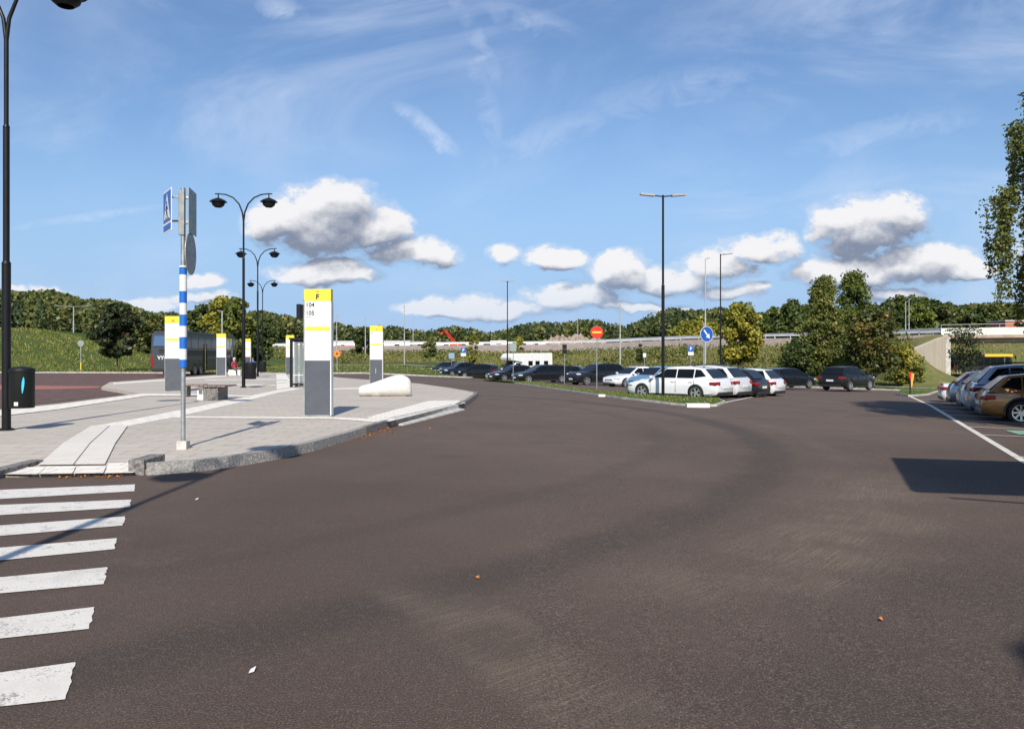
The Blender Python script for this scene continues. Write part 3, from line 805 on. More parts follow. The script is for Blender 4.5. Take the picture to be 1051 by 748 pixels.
# ------------------------------------------------------------------ highway bridge
br = empty('road_bridge', (X(966, 97), 97, 0)); tag(br, 'pale concrete road bridge with white parapet and slanted wing wall', 'bridge')
bx, by = X(966, 97), 97
p1 = Vector((0, 0, 0)); p2 = Vector((X(1051, 93) - bx, 93 - by, 0)); dv = (p2 - p1).normalized(); e2 = p1 + dv * 34; nn = Vector((dv.y, -dv.x, 0))
zt = Z(336.5, 97)
def slabm(z0, z1, o0, o1, name, m, s0=0.0, s1=34.0):
    mb = MB(); a = p1 + dv * s0 + nn * o0; b_ = p1 + dv * s0 + nn * o1
    mb.prism([(a.x, a.y, z0), (b_.x, b_.y, z0), (b_.x, b_.y, z1), (a.x, a.y, z1)], tuple(dv * (s1 - s0))); return mb.build(name, m, br)
m_parap = mat('parapet_white', (.72, .70, .64), .7, var=.1, vscale=1.2)
m_beam = mat('bridge_beam', (.40, .30, .23), .8, var=.2, vscale=.8)
slabm(zt - .9, zt - .05, .0, .25, 'parapet', m_parap)
slabm(zt - 1.25, zt - .903, -9, .35, 'deck', m_beam)
slabm(zt - 1.75, zt - 1.253, -8.6, -.2, 'beam', m_beam, .5, 34)
for s in range(0, 34, 3):
    mb = MB(); q = p1 + dv * s + nn * .12; mb.box((q.x, q.y, zt + .15), (.06, .06, .5)); mb.build('rail_post', m_galv, br)
mb = MB(); a = p1 + nn * .12; b_ = e2 + nn * .12; mb.cyl((a.x, a.y, zt + .36), (b_.x, b_.y, zt + .36), .04, seg=6); mb.build('handrail', m_galv, br)
# abutment wall and wing wall
W0 = Vector((X(971, 95.6) - bx, -1.4, 0)); W1 = Vector((X(941, 87) - bx, 87 - by, 0)); zw1 = Z(357.5, 87)
mb = MB(); dw = (W1 - W0).normalized(); nw = Vector((-dw.y, dw.x, 0)); nw = nw if nw.y > 0 else -nw
mb.prism([(W0.x, W0.y, -2.4), (W0.x, W0.y, zt - 1.02), (W1.x, W1.y, zw1), (W1.x, W1.y, -2.4)], tuple(nw * .5))
mb.build('wing_wall', slab_mat('board_marked_concrete', (.56, .48, .38), (.47, .40, .31), (.34, .29, .23), 4, .14, R(90)), br)
mb = MB(); mb.prism([(W0.x + .01, W0.y + .02, -2.4), (W0.x + .6, W0.y + .1, -2.4), (W0.x + .6, W0.y + .1, zt - 1.26), (W0.x + .01, W0.y + .02, zt - 1.26)], (-.2, 9, 0)); mb.build('abutment', m_conc, br)
# grassed bank lying against the wing wall
V = []; cols = list(np.linspace(-.7, 1, 22)); rws = 9
for t in cols:
    p = W1 + (W0 - W1) * t; gq = float(T(p.x + bx, p.y + by)) - .1
    zr_ = gq + (zw1 - .35 - gq) * ((1 + t / .7) if t < 0 else (1 - t) ** 1.1)
    for k in range(rws):
        f = k / (rws - 1); qx, qy = p.x + bx + .03, p.y + by - .04 - 7.5 * f; zb3 = float(T(qx, qy)) - .12
        V.append((qx, qy, zr_ + (zb3 - zr_) * (f ** .8) + (random.uniform(-.06, .06) if 0 < k < rws - 1 else 0)))
idx = np.arange(len(V)).reshape(len(cols), rws); Fq = np.stack([idx[:-1, :-1], idx[1:, :-1], idx[1:, 1:], idx[:-1, 1:]], -1).reshape(-1, 4)
o = npmesh('grass_bank', np.array(V), Fq, m_dry); o.data.shade_smooth(); tag(o, kind='structure')
# and the earth held behind it, up to the highway
last = [Vector(rows[-1][k]) for k in (1, 2, 3)]; V = []; nb = 14
for i in range(nb):
    t = i / (nb - 1); a_ = last[0].lerp(last[1], t * 2) if t < .5 else last[1].lerp(last[2], t * 2 - 1)
    if t < .75: b_ = Vector((W0.x + bx, W0.y + by, zt - 1.06)).lerp(Vector((W1.x + bx, W1.y + by, zw1 - .04)), t / .75)
    else:
        q = Vector((W1.x + bx, W1.y + by, zw1 - .04)); e_ = q + dw * 6; e_.z = float(T(e_.x, e_.y)) - .1; b_ = q.lerp(e_, (t - .75) / .25)
    for k in range(5): V.append(tuple(a_.lerp(b_, k / 4)))
idx = np.arange(len(V)).reshape(nb, 5); Fq = np.stack([idx[:-1, :-1], idx[:-1, 1:], idx[1:, 1:], idx[1:, :-1]], -1).reshape(-1, 4)
o = npmesh('grass_bank', np.array(V), Fq, m_dry); o.data.shade_smooth(); tag(o, kind='structure')

# dry slope beyond the bridge
sl = [(X(p, y), y, z) for (p, y, z) in ()]
V = []
for t in np.linspace(0, 1, 9):
    for px in np.linspace(955, 1500, 24):
        y = 118 + 34 * t; z = -1.2 + (tab(px, Z0T) + 1.2) * (t ** 1.1) + random.uniform(-.1, .1); V.append((X(px, y), y, z))
idx = np.arange(len(V)).reshape(9, 24); Fq = np.stack([idx[:-1, :-1], idx[:-1, 1:], idx[1:, 1:], idx[1:, :-1]], -1).reshape(-1, 4)
o = npmesh('dry_slope', np.array(V), Fq, m_dry); o.data.shade_smooth(); tag(o, kind='structure')

# ------------------------------------------------------------------ rock cutting in the far wood
V = []; nu, nt_ = 46, 12
for j in range(nt_):
    for i in range(nu):
        px = 545 + 85 * i / (nu - 1); t = j / (nt_ - 1); y = 236 + 16 * t + random.uniform(-1, 1)
        prof = math.sin(math.pi * i / (nu - 1)) ** .7
        z = 4.2 + t * 4.6 * prof * (.85 + .12 * math.sin(i * .55) + .08 * math.sin(i * 1.9)) + random.uniform(-.35, .35) * (t > 0)
        V.append((X(px, y), y, z))
idx = np.arange(nu * nt_).reshape(nt_, nu); Fq = np.stack([idx[:-1, :-1], idx[:-1, 1:], idx[1:, 1:], idx[1:, :-1]], -1).reshape(-1, 4)
o = npmesh('rock_cutting', np.array(V), Fq, m_rock); tag(o, kind='structure')

# ------------------------------------------------------------------ vegetation as masses
def blades(name, P, h, w, m, label, cat, lean=.35):
    n = len(P); ang = rng.uniform(0, 2 * np.pi, n); hh = h * rng.uniform(.5, 1.3, n); ww = w * rng.uniform(.6, 1.3, n)
    d = np.stack([np.cos(ang), np.sin(ang), np.zeros(n)], -1) * ww[:, None]
    tip = P + np.stack([rng.normal(0, lean, n) * hh, rng.normal(0, lean, n) * hh, hh], -1)
    V = np.stack([P - d, P + d, tip], 1).reshape(-1, 3)
    o = npmesh(name, V, np.arange(3 * n).reshape(n, 3), m, rng.uniform(0, 1, n)); tag(o, label, cat, kind='stuff'); return o
def inpoly(x, y, poly):
    ins = np.zeros(len(x), bool); n = len(poly); j = n - 1
    for i in range(n):
        xi, yi = poly[i]; xj, yj = poly[j]
        c_ = ((yi > y) != (yj > y)) & (x < (xj - xi) * (y - yi) / (yj - yi + 1e-12) + xi); ins ^= c_; j = i
    return ins
# hillside on the left
n = 60000; x = rng.uniform(-130, -30, n); y = 79 + 40 * rng.uniform(0, 1, n) ** .8
k = (x / y > -.72) & (~inpoly(x, y, [(a_, b__ + .5) for a_, b__ in lot]))
x, y = x[k], y[k]; clump = np.sin(x * .7) * np.sin(y * .9 + x * .3)
P = np.stack([x, y, T(x, y) - .1], -1)
blades('hillside_grass', P[clump > -.5], .30, .055, L_grs, 'tall green grass covering the hillside left of the bus', 'grass')
# lawn beyond the far kerb and islands
n = 60000; x = rng.uniform(-45, 62, n); y = rng.uniform(44, 108, n)
k = (~inpoly(x, y, [(a_, b__) for a_, b__ in lot])) & (y < 108 - np.abs(x + 5) * .5 + 12)
P = np.stack([x[k], y[k], T(x[k], y[k]) - .06], -1)
blades('lawn_grass', P, .10, .06, L_grs, 'short grass of the lawn beyond the car park', 'grass')
for poly_, nm, lb in ((isl1, 'island_grass', 'short green grass of the long island beside the white estate car'), (isl2, 'island_grass', 'grass tufts on the tiny kerbed island at the end of the white bay line'), (isl3, 'island_grass', 'grass on the small island under the orange flag')):
    a_ = np.array(poly_); n = 26000 if poly_ is isl1 else 1500
    x = rng.uniform(a_[:, 0].min(), a_[:, 0].max(), n); y = rng.uniform(a_[:, 1].min(), a_[:, 1].max(), n); k = inpoly(x, y, poly_)
    P = np.stack([x[k], y[k], G(x[k], y[k]) + .09], -1); blades(nm, P, .07, .018, L_grs, lb, 'grass')
# weeds on the embankment
Pw = []; 
for i in range(len(rows) - 1):
    a_, b__, c__, d__ = (np.array(rows[i][2]), np.array(rows[i][3]), np.array(rows[i + 1][2]), np.array(rows[i + 1][3]))
    m_ = 620; s, t = rng.uniform(0, 1, (m_, 1)), rng.uniform(-.06, 1, (m_, 1))
    Pw.append((a_ * (1 - t) + b__ * t) * (1 - s) + (c__ * (1 - t) + d__ * t) * s)
Pw = np.concatenate(Pw)
nzz = np.sin(Pw[:, 0] * .33) + np.sin(Pw[:, 1] * .27 + Pw[:, 0] * .1) + rng.normal(0, .5, len(Pw))
Pg, Pd = Pw[nzz > .1], Pw[nzz <= .1]
Pg = Pg + np.stack([rng.normal(0, .2, len(Pg)), rng.normal(0, .2, len(Pg)), rng.uniform(.05, .8, len(Pg))], -1)
V, Fq = leaf_quads(Pg, .22); tag(npmesh('weeds', V, Fq, L_weed, rng.uniform(0, 1, len(Fq))), 'leafy weeds and low scrub growing on the highway embankment', 'scrub', kind='stuff')
blades('dry_grass', Pd, .5, .07, L_dryg, 'dry straw coloured grass on the highway embankment', 'grass')
n = 9000; x = rng.uniform(50, 110, n); t = rng.uniform(0, 1, n); y = 118 + 34 * t
P = np.stack([x, y, -1.2 + 5.8 * t ** 1.1], -1); P = P[(x / y > .53)]
blades('dry_grass', P, .6, .14, L_dryg, 'dry grass on the slope seen under the bridge', 'grass')

# far forest
def forest():
    cs, ds = [], []
    tries = 15000
    u = rng.uniform(-.80, .78, tries); dd = np.sqrt(rng.uniform(0, 1, tries)) * 300 + 130
    px = u * F + HX
    start = tab(px, [(-200, 135), (130, 135), (200, 150), (300, 290), (560, 300), (700, 280), (780, 190), (930, 160), (1200, 170)])
    k = (dd > start + 4) & (dd < 432); u, dd, px = u[k], dd[k], px[k]
    # thin out far inside of the mass, keep what can be seen
    for ui, y, p in zip(u, dd, px):
        x = ui * y; zb = float(hillz(np.array(x), np.array(y)))
        if 545 < p < 630 and y < 262: continue
        top = Z(tab(p, CREST) + 2.0 * math.sin(p * .09) + rng.uniform(-3.0, 9) , y); h = min(top - zb, rng.uniform(8, 15))
        if h < 3.5: continue
        con = rng.uniform() < tab(p, [(0, .35), (200, .45), (420, .6), (560, .55), (690, .8), (780, .35), (1000, .3)])
        (cs if con else ds).append((x, y, zb, h))
    return cs, ds
cs, ds = forest()
def forest_mesh(lst, kind, m, name, label):
    Ps, Ts, Ss, On = [], [], [], []
    for (x, y, z, h) in lst:
        near = max(.55, min(1.6, 240 / y)); nq = int((64 if kind == 'con' else 80) * near ** 1.3)
        t = rng.uniform(0, 1, nq)
        th = rng.uniform(-.15, 1.15, nq) * np.pi + np.pi   # mostly the side towards the car park
        if kind == 'con':
            r = (1 - t) ** .9 * h * .20 + .12; zz = z + h * (.12 + .88 * t); r = r * rng.uniform(.6, 1.05, nq)
        else:
            ph = np.arccos(1 - 2 * t); r = np.sin(ph) * h * .30; zz = z + h * (.60 - .40 * np.cos(ph))
            r = r * rng.uniform(.7, 1.12, nq)
        P = np.stack([x + r * np.cos(th), y + r * np.sin(th), zz], -1); Ps.append(P)
        o_ = np.stack([np.cos(th), np.sin(th), np.full(nq, .5)], -1); On.append(o_)
        base = rng.uniform(0, .75); Ts.append(np.clip(base + rng.normal(0, .16, nq), 0, 1)); Ss.append(np.full(nq, .50 / near ** .6 if kind == 'con' else .60 / near ** .7))
    P = np.concatenate(Ps); V, Fq = leaf_quads(P, np.concatenate(Ss), np.concatenate(On))
    tag(npmesh(name, V, Fq, m, np.concatenate(Ts)), label, 'forest', kind='stuff')
forest_mesh(cs, 'con', L_con, 'spruce_forest', 'dark spruce forest covering the hills behind the highway')
forest_mesh(ds, 'dec', L_dec, 'mixed_forest', 'green and yellowing leafy wood on the hills behind the highway')
print('forest', len(cs), len(ds))
# fallen leaves against the kerb
P = []
a, b2 = Vector(kb[4]), Vector(kb[7])
for _ in range(200):
    t = rng.beta(5, 2.5); p = a.lerp(b2, t); d = (b2 - a).normalized(); nn2 = Vector((d.y, -d.x)); o_ = abs(rng.normal(.02, .16)) + .03
    q = p + nn2 * o_; P.append((q.x, q.y, float(G(q.x, q.y)) + .015))
for _ in range(110):
    q = Vector(gp(rng.uniform(60, 128), rng.uniform(487, 491))); P.append((q.x, q.y + .0, .02 + float(G(q.x, q.y))))
P = np.array(P); V, Fq = leaf_quads(P, .02, np.array([0, 0, 2.5])); tag(npmesh('fallen_leaves', V, Fq, L_fall, rng.uniform(0, 1, len(Fq))), 'orange fallen leaves gathered along the platform kerb', 'leaves', kind='stuff')
for (px, py, s_, lb) in ((490, 594, .022, 'single orange leaf on the asphalt left of the picture centre'), (904, 637, .024, 'single orange leaf on the asphalt near the scuffed tracks'), (441, 440, .022, 'tiny red leaf on the asphalt')):
    p = gp(px, py); mb = MB(); mb.prism([(-s_, 0, .010), (-s_ * .4, -s_ * .55, .001), (s_ * .5, -s_ * .5, 0), (s_ * 1.2, 0, .012), (s_ * .4, s_ * .6, .002), (-s_ * .5, s_ * .5, .012)], (0, 0, .003))
    tag(mb.build('leaf', mat('leaf_orange', (.50, .17, .04), .8), None, (p[0], p[1], float(G(*p)) + .008), rng.uniform(0, 3)), lb, 'leaf')
for (px, py, lb) in ((259, 690, 'scrap of white paper on the asphalt right of the zebra stripes'), (202, 513, 'small white litter scrap near the kerb end')):
    p = gp(px, py); mb = MB(); mb.prism([(-.03, 0, 0), (.0, -.012, 0), (.035, .004, .012), (.01, .02, .003)], (0, 0, .003))
    tag(mb.build('litter', m_white, None, (p[0], p[1], float(G(*p)) + .008), 1.2), lb, 'litter')
# =================================================================== TREES
def limb(mb, p, q, r0, r1, wob=.12, n=5, seg=7):
    p, q = Vector(p), Vector(q); L = (q - p).length; pts = []
    for i in range(n + 1):
        t = i / n; v = p.lerp(q, t)
        if 0 < i < n: v += Vector((random.uniform(-1, 1), random.uniform(-1, 1), random.uniform(-.3, .3))) * wob * L / n
        pts.append(v)
    mb.tube(pts, [r0 + (r1 - r0) * i / n for i in range(n + 1)], seg=seg)
    return pts
def make_tree(name, label, cat, x, y, h, rx, m_leaf, nclump=60, nleaf=90, leaf=.16, cb=.25, shape='round', trunk_r=None, bark=None, group=None, z=None, seed=1, parts=True, clr=None, top=.5):
    global rng
    rs_ = random.Random(seed); random.seed(seed); old = rng; rng = np.random.default_rng(seed)
    zb = float(T(x, y)) - .08 if z is None else z
    tr = trunk_r or h * .016
    root = empty(name, (x, y, zb)); tag(root, label, cat, group)
    mb = MB(); hc = h * cb
    main = limb(mb, (0, 0, 0), (rs_.uniform(-.2, .2), rs_.uniform(-.2, .2), h * .93), tr, tr * .15, .25, 9)
    # clump centres
    cc = []
    for i in range(nclump):
        t = rs_.random(); 
        if shape == 'round': prof = math.sin(math.pi * min(1, .12 + .88 * t)) ** .6
        elif shape == 'cone': prof = (1 - t) ** .8 * .95 + .08
        elif shape == 'tall': prof = (math.sin(math.pi * (.08 + .84 * t)) ** .6) * (1.0 - .62 * t * t)
        elif shape == 'vase': prof = .25 + .8 * t if t < .7 else .85 - 1.3 * (t - .7)
        a = rs_.uniform(0, 2 * math.pi); rr = rx * prof * math.sqrt(rs_.uniform(.10, 1)) * rs_.uniform(.75, 1.12)
        cc.append((rr * math.cos(a), rr * math.sin(a), hc + (h - hc) * t * .97))
    for i, c_ in enumerate(cc):
        if i % 2 == 0 or nclump < 30:
            zt = max(hc * .75, c_[2] - math.hypot(c_[0], c_[1]) * rs_.uniform(.6, 1.1)); k = min(8, max(0, int(zt / (h * .93) * 9)))
            s0 = main[k]; limb(mb, s0, c_, max(tr * .35 * (1 - zt / h), .012), .01, .3, 4, 5)
    mb.build('trunk', bark or m_bark, root)
    Ps, Ts, On = [], [], []
    cr = clr or rx * .34
    for c_ in cc:
        n = int(nleaf * rs_.uniform(.6, 1.3)); s_ = cr * rs_.uniform(.6, 1.25)
        d = rng.normal(size=(n, 3)); d /= np.linalg.norm(d, axis=1)[:, None]; rad = rng.uniform(.25, 1, n) ** .6
        P = np.array(c_) + d * rad[:, None] * s_ * np.array([1, 1, .72])
        Ps.append(P); On.append(d * .7 + np.array([0, 0, .5])); Ts.append(np.clip(rs_.uniform(0, .7) + rng.normal(0, .17, n), 0, 1))
    P = np.concatenate(Ps); V, Fq = leaf_quads(P, leaf, np.concatenate(On))
    npmesh('crown', V, Fq, m_leaf, np.concatenate(Ts), root)
    rng = old; return root

def weeping_birch(label, x, y, h, rx, seed=3, nl=46000, cb=.22, leaf=.05):
    global rng
    old = rng; rng = np.random.default_rng(seed); random.seed(seed)
    zb = float(T(x, y)); root = empty('birch_tree', (x, y, zb)); tag(root, label, 'tree')
    mb = MB(); main = limb(mb, (0, 0, 0), (.2, 0, h * .96), .17, .02, .15, 12, 9)
    tips = []
    for i in range(110):
        t = cb + (1 - cb) * (i / 110); a = random.uniform(0, 2 * math.pi); sq = (t - cb) / (1 - cb); prof = (.80 + .8 * sq if sq < .25 else 1.0 - .95 * ((sq - .25) / .75) ** 1.3)
        L = rx * prof * random.uniform(.65, 1.1); k = min(11, int(t * 11.5)); s0 = main[k]
        q = Vector((math.cos(a) * L, math.sin(a) * L, s0.z + L * .35)); pts = limb(mb, s0, q, .045 * (1.1 - t) + .01, .008, .2, 5, 5)
        for j in range(2, 6):
            for _ in range(5): tips.append((pts[j] + Vector((random.uniform(-.25, .25), random.uniform(-.25, .25), 0)), prof))
    trunk_o = mb.build('trunk', m_birchbark, root)
    Ps, Ts = [], []; per = nl // len(tips)
    for p, prof in tips:
        L = random.uniform(.6, 2.3); n = int(per * L / 1.2); t = rng.uniform(0, 1, n)
        dx, dy = rng.normal(0, .10, 2); sp_ = .05 + .07 * (1 - t)
        P = np.stack([p.x + dx * t + rng.normal(0, 1, n) * sp_, p.y + dy * t + rng.normal(0, 1, n) * sp_, p.z - L * t], -1); Ps.append(P)
        Ts.append(np.clip(rng.uniform(0, .7) + rng.normal(0, .18, n), 0, 1))
    P = np.concatenate(Ps); V, Fq = leaf_quads(P, leaf); npmesh('crown', V, Fq, L_birch, np.concatenate(Ts), root)
    rng = old; return root

weeping_birch('weeping birch at the right edge, its twigs hanging above the parked cars', 17.1, 20.0, 14.6, 4.7, nl=380000, leaf=.048)
weeping_birch('tall birch shading the far end of the right hand parking row, outside the view', 25.5, 29.5, 14, 3.8, seed=8, nl=26000, leaf=.09)

make_tree('chestnut_tree', 'round dark copper tinged tree on the hillside verge left of the coach', 'tree', X(121, 86), 86, 6.9, 2.35, L_red, 70, 130, .19, .30, 'round', seed=21, z=float(T(X(121, 86), 86)) - .1)
# trees behind the coach
for i, (px, y, h, rx, lf, sh, nm, lb) in enumerate([
        (208, 112, 8.6, 2.6, L_dark, 'round', 'leafy_tree', 'dark leafy tree rising behind the roof of the coach'),
        (226, 104, 9.3, 2.5, L_yel, 'tall', 'poplar_tree', 'yellow green poplar behind the coach front, left of the first lamp post'),
        (243, 100, 8.6, 2.6, L_oak, 'tall', 'poplar_tree', 'green poplar seen through the first double lamp post'),
        (236, 118, 9.9, 3.0, L_oak, 'tall', 'poplar_tree', 'tall green poplar between the yellow poplar and the lamp post, farthest of the group'),
        (265, 128, 7.0, 2.8, L_dark, 'round', 'leafy_tree', 'low dark bushy tree behind the second lamp post'),
        (190, 122, 7.0, 2.8, L_dec, 'round', 'leafy_tree', 'low green tree behind the striped sign post'),
        (160, 116, 5.2, 3.0, L_dec, 'round', 'leafy_tree', 'low green tree above the rear window of the coach'),
        (372, 178, 8.0, 2.4, L_dark, 'round', 'leafy_tree', 'small brownish tree on the skyline just left of the I stop pylon')]):
    make_tree(nm, lb, 'tree', X(px, y), y, h, rx, lf, 60, 110, .24, .15, sh, seed=30 + i)
# young trees along the lawn
for i, (px, y, top, lf, rx, cb, lb) in enumerate([
        (441, 98, 346, L_weed, 1.1, .38, 'sparse young tree on the lawn behind the grey lamp mast'),
        (486, 99, 345, L_yel, .9, .25, 'slim young tree behind the parking sign and the dark cars'),
        (532, 97, 344, L_yel, 1.0, .25, 'slim yellow green young tree behind the camper van'),
        (657, 106, 352, L_dark, .8, .3, 'small dark young tree on the bank right of the no entry sign')]):
    make_tree('young_tree', lb, 'tree', X(px, y), y, Z(top, y) - float(T(X(px, y), y)), rx, lf, 22, 60, .14, cb, 'tall', .05, seed=50 + i)
make_tree('maple_tree', 'yellow green maple behind the thin black lamp post, right of the blue arrow sign', 'tree', X(759, 80), 80, Z(309, 80) + .95, 2.3, L_yel, 75, 120, .17, .27, 'round', .13, seed=61)
make_tree('birch_tree', 'tall pale trunked birch right behind the dark off-road car', 'tree', X(845, 78), 78, Z(283, 78) + 1.05, 2.3, L_birch, 170, 130, .12, .10, 'tall', .11, bark=m_birchbark, seed=62)
make_tree('aspen_tree', 'tall grey green tree close behind the pale trunked birch', 'tree', X(875, 92), 92, Z(280, 92) + 1.1, 2.8, L_oak, 170, 110, .14, .18, 'tall', .14, seed=63)
make_tree('lime_tree', 'low dark spreading tree behind the small dark hatchback', 'tree', X(817, 76), 76, Z(347, 76) + 1.1, 1.7, L_dark, 60, 120, .15, .22, 'round', .09, seed=64)
make_tree('rowan_tree', 'orange tinged autumn tree at the end of the off-road car', 'tree', X(897, 72), 72, Z(316, 72) + 1.1, 2.5, L_aut, 80, 120, .15, .22, 'round', .09, seed=65)
make_tree('rowan_tree', 'spreading green and orange bush tree left of the bridge wing wall', 'tree', X(928, 80), 80, Z(352, 80) + 1.2, 1.8, L_yel, 50, 110, .13, .12, 'round', .08, seed=66)
make_tree('maple_tree', 'small dark open crowned maple in front of the bridge', 'tree', X(991, 62), 62, Z(334, 62) + .9, 1.8, L_red, 44, 46, .09, .42, 'vase', .07, seed=67)
# trees beyond the highway on the right
rr = random.Random(4); k = 0
GT = 'leafy trees standing beyond the highway'
spots = [(795, 172, 318, 'dark leafy tree beyond the highway, left of the pale trunked birch'), (812, 160, 309, 'leafy tree beyond the highway with a clear round top left of the birch'), (782, 180, 326, 'low tree beyond the highway right of the yellow green maple'),
         (829, 168, 312, 'tree beyond the highway half hidden by the left edge of the birch'), (908, 150, 311, 'green tree beyond the highway just above the autumn rowan'), (924, 158, 306, 'broad round tree beyond the highway left of the bridge end'),
         (942, 150, 304, 'tallest dark tree beyond the highway near the bridge end'), (957, 162, 309, 'tree beyond the highway right above the bridge end'), (973, 156, 314, 'green tree beyond the bridge parapet left of the small maple'),
         (992, 165, 318, 'tree beyond the bridge directly above the small maple'), (1012, 160, 316, 'tree beyond the bridge left of the hanging birch twigs'), (1034, 160, 318, 'dark tree behind the hanging birch twigs'), (1058, 158, 312, 'tree beyond the bridge at the right edge of the view'),
         (893, 160, 318, 'low tree beyond the highway between aspen and rowan'), (748, 178, 323, 'brownish round tree beyond the highway behind the single arm lamp'), (720, 176, 330, 'low yellowing tree beyond the highway behind the blue arrow sign'), (704, 180, 332, 'low olive tree beyond the highway right of the tall black lamp')]
for i, (px, y, top, lb) in enumerate(spots):
    x = X(px, y); zb = float(hillz(np.array(x), np.array(float(y)))) - .3; lf = [L_oak, L_dark, L_dec][i % 3]
    if px in (704, 720): lf = L_yel
    make_tree('leafy_tree', lb, 'tree', x, y, Z(top, y) - zb, 3.6 if px not in (704, 720) else 4.2, lf, 50, 110, .34, .06, 'round', seed=80 + i, group=GT, z=zb)
# =================================================================== CARS
def carpaint(name, col, metal=.0, rough=.28):
    m = mat(name, col, rough, metal, coat=(1.0 if max(col) > .1 else .35), spec=.5 if max(col) > .1 else .3); return m
m_darktrim = mat('car_trim', (.018, .018, .02), .5)
m_plate = mat('number_plate', (.75, .75, .72), .5)
def arch_cut(me_obj, xs_, W, Rr):
    bm = bmesh.new()
    for x in xs_:
        for s in (-1, 1):
            r = bmesh.ops.create_cone(bm, cap_ends=True, segments=28, radius1=Rr, radius2=Rr, depth=.7)
            for v in r['verts']: v.co = Matrix.Translation((x, s * (W / 2 - .26 + .35), Rr - .045)) @ Matrix.Rotation(R(90), 4, 'X') @ v.co
    me = bpy.data.meshes.new('cut'); bm.to_mesh(me); bm.free(); co = bpy.data.objects.new('cut', me); C.objects.link(co)
    md = me_obj.modifiers.new('b', 'BOOLEAN'); md.operation = 'DIFFERENCE'; md.object = co; md.solver = 'EXACT'
    bpy.context.view_layer.update()
    new = bpy.data.meshes.new_from_object(me_obj.evaluated_get(bpy.context.evaluated_depsgraph_get()))
    me_obj.modifiers.clear(); old = me_obj.data; me_obj.data = new; bpy.data.meshes.remove(old)
    bpy.data.objects.remove(co); bpy.data.meshes.remove(me)
    for p in new.polygons:
        c_ = p.center
        for x in xs_:
            d = math.hypot(c_.x - x, c_.z - (Rr - .045))
            if d < Rr + .004 and (abs(p.normal.y) < .25 and d > Rr - .05 and abs(c_.y) > W / 2 - .3 or abs(abs(c_.y) - (W / 2 - .26)) < .004): p.material_index = 1
_wheel = {}
def wheel_meshes(Rw, spokes, w=.215):
    key = (Rw, spokes)
    if key in _wheel: return _wheel[key]
    mb = MB(); t = w / 2; ri = Rw * .68
    mb.lathe([(ri, -t * .9), (Rw - .03, -t), (Rw, -t * .6), (Rw, t * .6), (Rw - .03, t), (ri, t * .9), (ri - .01, t * .5), (ri - .01, -t * .5), (ri, -t * .9)], seg=32, axis='Y')
    o1 = mb.build('tyre', m_rubber)
    mb = MB()
    mb.lathe([(.0, -t * .2), (ri - .012, -t * .2)], seg=24, axis='Y', mi=1)
    for s in (1,):
        mb.lathe([(ri - .03, s * t * .60), (ri - .03, s * t * .82), (ri + .004, s * t * .88), (ri + .004, s * t * .45), (ri - .03, s * t * .60)], seg=28, axis='Y')
        mb.lathe([(.0, s * t * .78), (.055, s * t * .74), (.065, s * t * .3)], seg=14, axis='Y')
        for k in range(spokes):
            a = 2 * math.pi * k / spokes; r0, r1 = .04, ri - .015; wd = .05 if spokes > 6 else .085
            ca, sa = math.cos(a), math.sin(a)
            P = lambda r, q, yy: (r * ca - q * sa, yy, r * sa + q * ca)
            mb.prism([P(r0, -wd * .45, s * t * .60), P(r1, -wd * .6, s * t * .66), P(r1, wd * .6, s * t * .66), P(r0, wd * .45, s * t * .60)], (0, s * t * .14, 0))
    o2 = mb.build('rim', [m_chrome, m_gap])
    _wheel[key] = (o1.data, o2.data); bpy.data.objects.remove(o1); bpy.data.objects.remove(o2)
    return _wheel[key]

